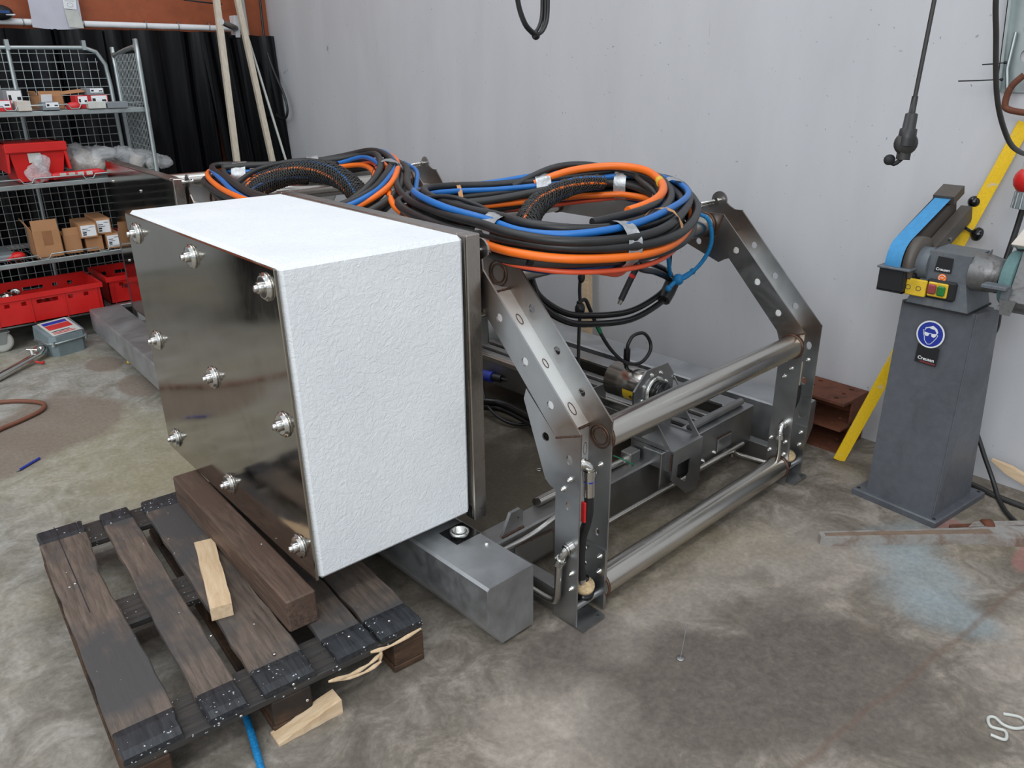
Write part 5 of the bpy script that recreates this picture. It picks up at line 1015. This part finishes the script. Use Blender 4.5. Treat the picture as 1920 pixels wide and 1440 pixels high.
def bag(name, label, blobs, seed, fill=None, fmat='nylon'):
    m = MB(); 
    for (c, rr, sc) in blobs:
        n0 = len(m.v); bigball(m, c, rr, sc)
        for i in range(n0, len(m.v)):
            v = m.v[i]; q = noise.noise_vector(v * 11 + Vector((seed, 0, 0))); q2 = noise.noise(v * 34 + Vector((seed, 3, 0))); nd = (v - Vector(c)).normalized(); m.v[i] = v + q * rr * .42 + nd * rr * (.22 * abs(q2) - .06)
            if m.v[i].z < blobs[0][0][2] - .08: m.v[i].z = max(m.v[i].z, .965)
    r = root(name, label, 'plastic bag', (blobs[0][0][0], blobs[0][0][1], .98)); m.build('bag_film', M['film'], r)
    if fill:
        f = MB()
        for c, rr in fill: f.ball(c, rr, 12)
        f.build('bag_contents', M[fmat], r)
    return r
bag('plastic_bag', 'clear plastic bag of white parts in the middle of the cage shelf', [((1.36, 5.70, 1.07), .11, (1.05, .9, .8)), ((1.47, 5.68, 1.10), .075, (1.1, .9, .8))], 1, [((1.33, 5.70, 1.05), .06), ((1.42, 5.68, 1.05), .06), ((1.38, 5.75, 1.08), .06)], 'shieldplastic')
bag('plastic_bag.001', 'clear plastic bag lying at the right end of the middle shelf', [((1.67, 5.68, 1.07), .10, (1.15, .9, .62)), ((1.80, 5.66, 1.04), .09, (1.2, .9, .6)), ((1.57, 5.68, 1.10), .05, (1.1, .9, .8))], 4, [((1.68, 5.7, 1.04), .05), ((1.77, 5.68, 1.025), .045)], 'shieldplastic')
bag('plastic_bag.002', 'small zip bag of screws leaning on the red tote', [((1.06, 5.55, 1.03), .065, (1.2, .5, .9)), ((1.10, 5.55, 1.08), .045, (1, .4, 1.2))], 9, [((1.05, 5.55, 1.0), .03), ((1.09, 5.55, 1.0), .025)], 'redink')
po = root('sealant_pouch', 'long red sealant pouch with white print lying on the middle shelf edge', 'pouch', (1.28, 5.55, 1.0))
MB().tube(cat([(1.13, 5.552, 1.0), (1.16, 5.552, 1.005), (1.25, 5.552, 1.006), (1.36, 5.552, 1.01), (1.40, 5.552, 1.01), (1.445, 5.552, 1.006)], 4), .02, 12, rad=[.014] + [.022] * 15 + [.021, .017, .012, .008, .004][:5]).build('pouch_body', M['pinkplastic'], po)
for i in range(4): MB().box((1.17 + .05 * i, 5.528, 1.0), (1.205 + .05 * i, 5.5295, 1.022)).build('pouch_print', M['shieldplastic'], po)
# top shelf packs
top_items = [('red_carton', .95, 5.62, .12, .06, 'red and grey small-parts carton at the left edge of the top shelf', 'pinkplastic', 'pink'), ('red_carton.001', 1.035, 5.70, .10, .115, 'grey carton with white label on the top shelf, left of the open box', 'grey', 'pink'),
  ('red_carton.002', 1.06, 5.56, .07, .055, 'light grey carton in front on the top shelf left part', 'shieldplastic', None), ('red_carton.003', 1.20, 5.56, .09, .045, 'dark grey carton with pale lid in front of the open cardboard box', 'grey', 'pink'),
  ('red_carton.004', 1.38, 5.60, .07, .075, 'red carton with white label right of the open cardboard box', 'pinkplastic', 'pink'), ('red_carton.005', 1.49, 5.66, .12, .075, 'wide red carton with white strip at the right of the top shelf', 'pinkplastic', 'pink'),
  ('red_carton.006', 1.48, 5.66, .10, .04, 'grey and red carton stacked highest at the right of the top shelf', 'grey', 'pink'), ('red_carton.007', 1.45, 5.55, .10, .04, 'low pale carton at the front right of the top shelf', 'nylon', None), ('red_carton.008', 1.57, 5.55, .12, .035, 'long flat grey carton at the right end of the top shelf front', 'grey', None)]
for k, (nm, x, y, sx, sz, lb_, mt, lab) in enumerate(top_items): pack(nm, x, y, 1.386 + (.0755 if k == 6 else 0), sx, .10, sz, lb_, 'box', R.uniform(-.08, .08), mt, lab, kindname='carton')
ob = pack('open_carton', 1.225, 5.70, 1.386, .14, .14, .075, 'open brown cardboard carton with torn flaps on the top shelf', 'box', .1, flaps=True)
MB().box((0, 0, 0), (.14, .1, .004), Matrix.Translation((.06, -.07, .08)) @ Euler((.12, -.1, -.1)).to_matrix().to_4x4()).build('flap', M['card'], ob); MB().box((-.06, -.07, .03), (.0, -.066, .11), Euler((.3, 0, 0)).to_matrix().to_4x4()).build('white_liner', M['white'], ob)
rbg = MB().ball((1.33, 5.545, 1.40), .035, 12, None, (1.3, .7, .8)).build('red_bag', M['pinkplastic']); tag(rbg, 'crumpled red bag hanging over the top shelf wire', 'bag')
# red crates on the base
def crate(name, label, x0, x1, y0, y1, z0, z1, rz=0):
    r = root(name, label, 'crate', ((x0 + x1) / 2, (y0 + y1) / 2, z0), 0); tk = .006
    L = x1 - x0; hz = (z1 - z0) * .62
    def side(y, nm, M_):
        c = L / 2; hs2 = [[(c - .06, hz), (c + .06, hz), (c + .06, hz + .024), (c - .06, hz + .024)]] + [[(c + s - .014, hz), (c + s + .014, hz), (c + s + .014, hz + .024), (c + s - .014, hz + .024)] for s in (-.22, -.13, .13, .22) if abs(s) + .03 < c]
        MB().plate([(0, 0), (L, 0), (L, z1 - z0), (0, z1 - z0)], 0, tk, M_, hs2).build(nm, M['red'], r)
    side(y0, 'front_wall', axM((x0, y0 + tk, z0), (1, 0, 0), (0, 0, 1), (0, -1, 0))); side(y1, 'back_wall', axM((x0, y1, z0), (1, 0, 0), (0, 0, 1), (0, -1, 0)))
    MB().box((x0, y0, z0), (x0 + tk, y1, z1)).build('side_wall', M['red'], r); MB().box((x1 - tk, y0, z0), (x1, y1, z1)).build('side_wall', M['red'], r)
    MB().box((x0, y0, z0), (x1, y1, z0 + tk)).build('crate_floor', M['red'], r)
    MB().box((x0 - .01, y0 - .01, z1 - .03), (x1 + .01, y0, z1)).box((x0 - .01, y1, z1 - .03), (x1 + .01, y1 + .01, z1)).box((x0 - .01, y0, z1 - .03), (x0, y1, z1)).box((x1, y0, z1 - .03), (x1 + .01, y1, z1)).build('rim', M['red'], r)
    for i in range(4): xx = x0 + .03 + (L - .06) * i / 3; MB().box((xx - .004, y0 - .006, z0), (xx + .004, y0, z1 - .03)).build('rib', M['red'], r)
    return r
c1 = crate('red_crate', 'red slotted plastic crate of metal fittings on the cage base', .62, 1.245, 5.44, 5.84, .162, .345)
c2 = crate('red_crate.001', 'second red plastic crate at the right, partly hidden by the far panel', 1.315, 1.74, 5.55, 5.95, .162, .34)
textmesh('TEK', .035, M['ink'], 'crate_print', axM((1.42, 5.543, .27), (1, 0, 0), (0, 0, 1), (0, -1, 0)), c2, bold=True)
ft = MB().tube([(0, 0, 0), (.05, 0, 0), (.05, 0, 0), (.09, 0, .0)], .024, 14, rad=[.024, .024, .018, .018]).lathe([(.02, 0), (.03, .004), (.03, .02), (.02, .024)], 14, dirM((.05, 0, 0), (1, 0, 0))).mesh('pipe_fitting', M['bright'])
for k, (x, y, z, rz, ry) in enumerate(((.68, 5.55, .325, .3, .15), (.78, 5.58, .31, 1.2, -.1), (.90, 5.53, .275, .5, .1), (.99, 5.52, .28, 2.4, .0), (1.10, 5.54, .27, .9, -.3), (.86, 5.65, .27, 2.0, .2), (1.0, 5.68, .26, .2, .1), (1.12, 5.66, .26, 1.4, .2))):
    o = bpy.data.objects.new('pipe_fitting' + ('' if k == 0 else '.%03d' % k), ft); COL.objects.link(o); o.location = (x, y, z); o.rotation_euler = (0, ry, rz); tag(o, ('shiny steel pipe fitting lying highest at the left end of the red crate', 'steel pipe fitting by the rim, second from the left end of the red crate')[k] if k < 2 else 'shiny steel pipe fitting low in the left red crate, seen through its slots', 'pipe fitting', None if k < 2 else 'pipe fittings low in the left red crate')
# grey enclosure and clamp on the floor
en = root('junction_box', 'grey cast metal control box with a red label on the floor by the cage', 'control box', (.93, 5.25, 0))
Z3 = [(-.115, -.07), (-.085, -.10), (.085, -.10), (.115, -.07), (.115, .09), (-.115, .09)]; EM = axM((.93, 5.27, 0), (.96, .28, 0), (-.28, .96, 0), (0, 0, 1))
MB().plate([(x * .9, y * .9) for x, y in Z3], 0, .085, EM).build('lower_case', M['casting'], en)
lo_ = [EM @ Vector((x, y, .085)) for x, y in Z3]; hi_ = [EM @ Vector((x * .96, y * .96, .13 + (.045 if y > 0 else -.005))) for x, y in Z3]
MB().add(lo_ + hi_, [tuple(range(6))[::-1], tuple(range(6, 12))] + [(i, (i + 1) % 6, (i + 1) % 6 + 6, i + 6) for i in range(6)]).build('upper_case', M['casting'], en)
MB().tube([EM @ Vector((x * 1.01, y * 1.01, .087)) for x, y in Z3], .006, 6, True).build('lid_flange', M['zinc'], en)
sl = math.atan2(.05, .17); EL = EM @ Matrix.Translation((0, 0, .1526)) @ Euler((sl, 0, 0)).to_matrix().to_4x4()
MB().box((-.085, -.085, .0), (.09, .085, .003), EL).build('label_panel', M['nylon'], en); MB().box((-.07, -.02, .003), (.075, .035, .0038), EL).build('red_label', M['redink'], en); MB().box((-.07, .04, .003), (.075, .07, .0038), EL).build('blue_label', M['signblue'], en)
for q in range(3): MB().box((-.07, -.045 - q * .014, .003), (.04 + .01 * q, -.038 - q * .014, .0038), EL).build('label_print', M['redink' if q else 'ink'], en)
for x, y in ((-.1, -.09), (.1, -.09), (.118, .0)): MB().cyl(EM @ Vector((x, y, .07)), EM @ Vector((x, y, .10)), .011, 8).build('lid_screw', M['zinc'], en)
for x in (.06, .09): MB().cyl(EM @ Vector((.10, x - .04, .06)), EM @ Vector((.16, x - .04, .06)), .018, 12).build('cable_gland', M['hosebrown'], en)
cl = root('chain_clamp', 'shiny forged steel clamp bar lying on the floor left of the control box', 'clamp', (.72, 5.12, 0))
MB().tube(cat([(.50, 4.93, .02), (.60, 5.01, .03), (.70, 5.1, .035), (.79, 5.18, .04), (.815, 5.215, .05), (.79, 5.225, .055), (.76, 5.20, .05)], 5), .021, 10).build('bar', M['bright'], cl); MB().cyl((.74, 5.14, .035), (.74, 5.17, .075), .012, 8).cyl((.72, 5.18, .08), (.77, 5.15, .075), .006, 8).build('screw', M['bright'], cl)
MB().tube([(.74, 5.1, .02), (.77, 5.07, .012), (.78, 5.1, .01)], .007, 8).build('link', M['redink'], cl)
# unseen black form added to put a dark shape in the steel face's reflection
wb = root('added_dark_form', 'added black round form, out of view, for the dark reflection in the steel face', 'bin', (-.62, 5.1, 0))
MB().lathe([(.2, 0), (.26, .7), (.28, .72), (.27, .74), (.0001, .76)], 24, Matrix.Translation((-.62, 5.1, 0))).build('bin_body', M['ink'], wb)
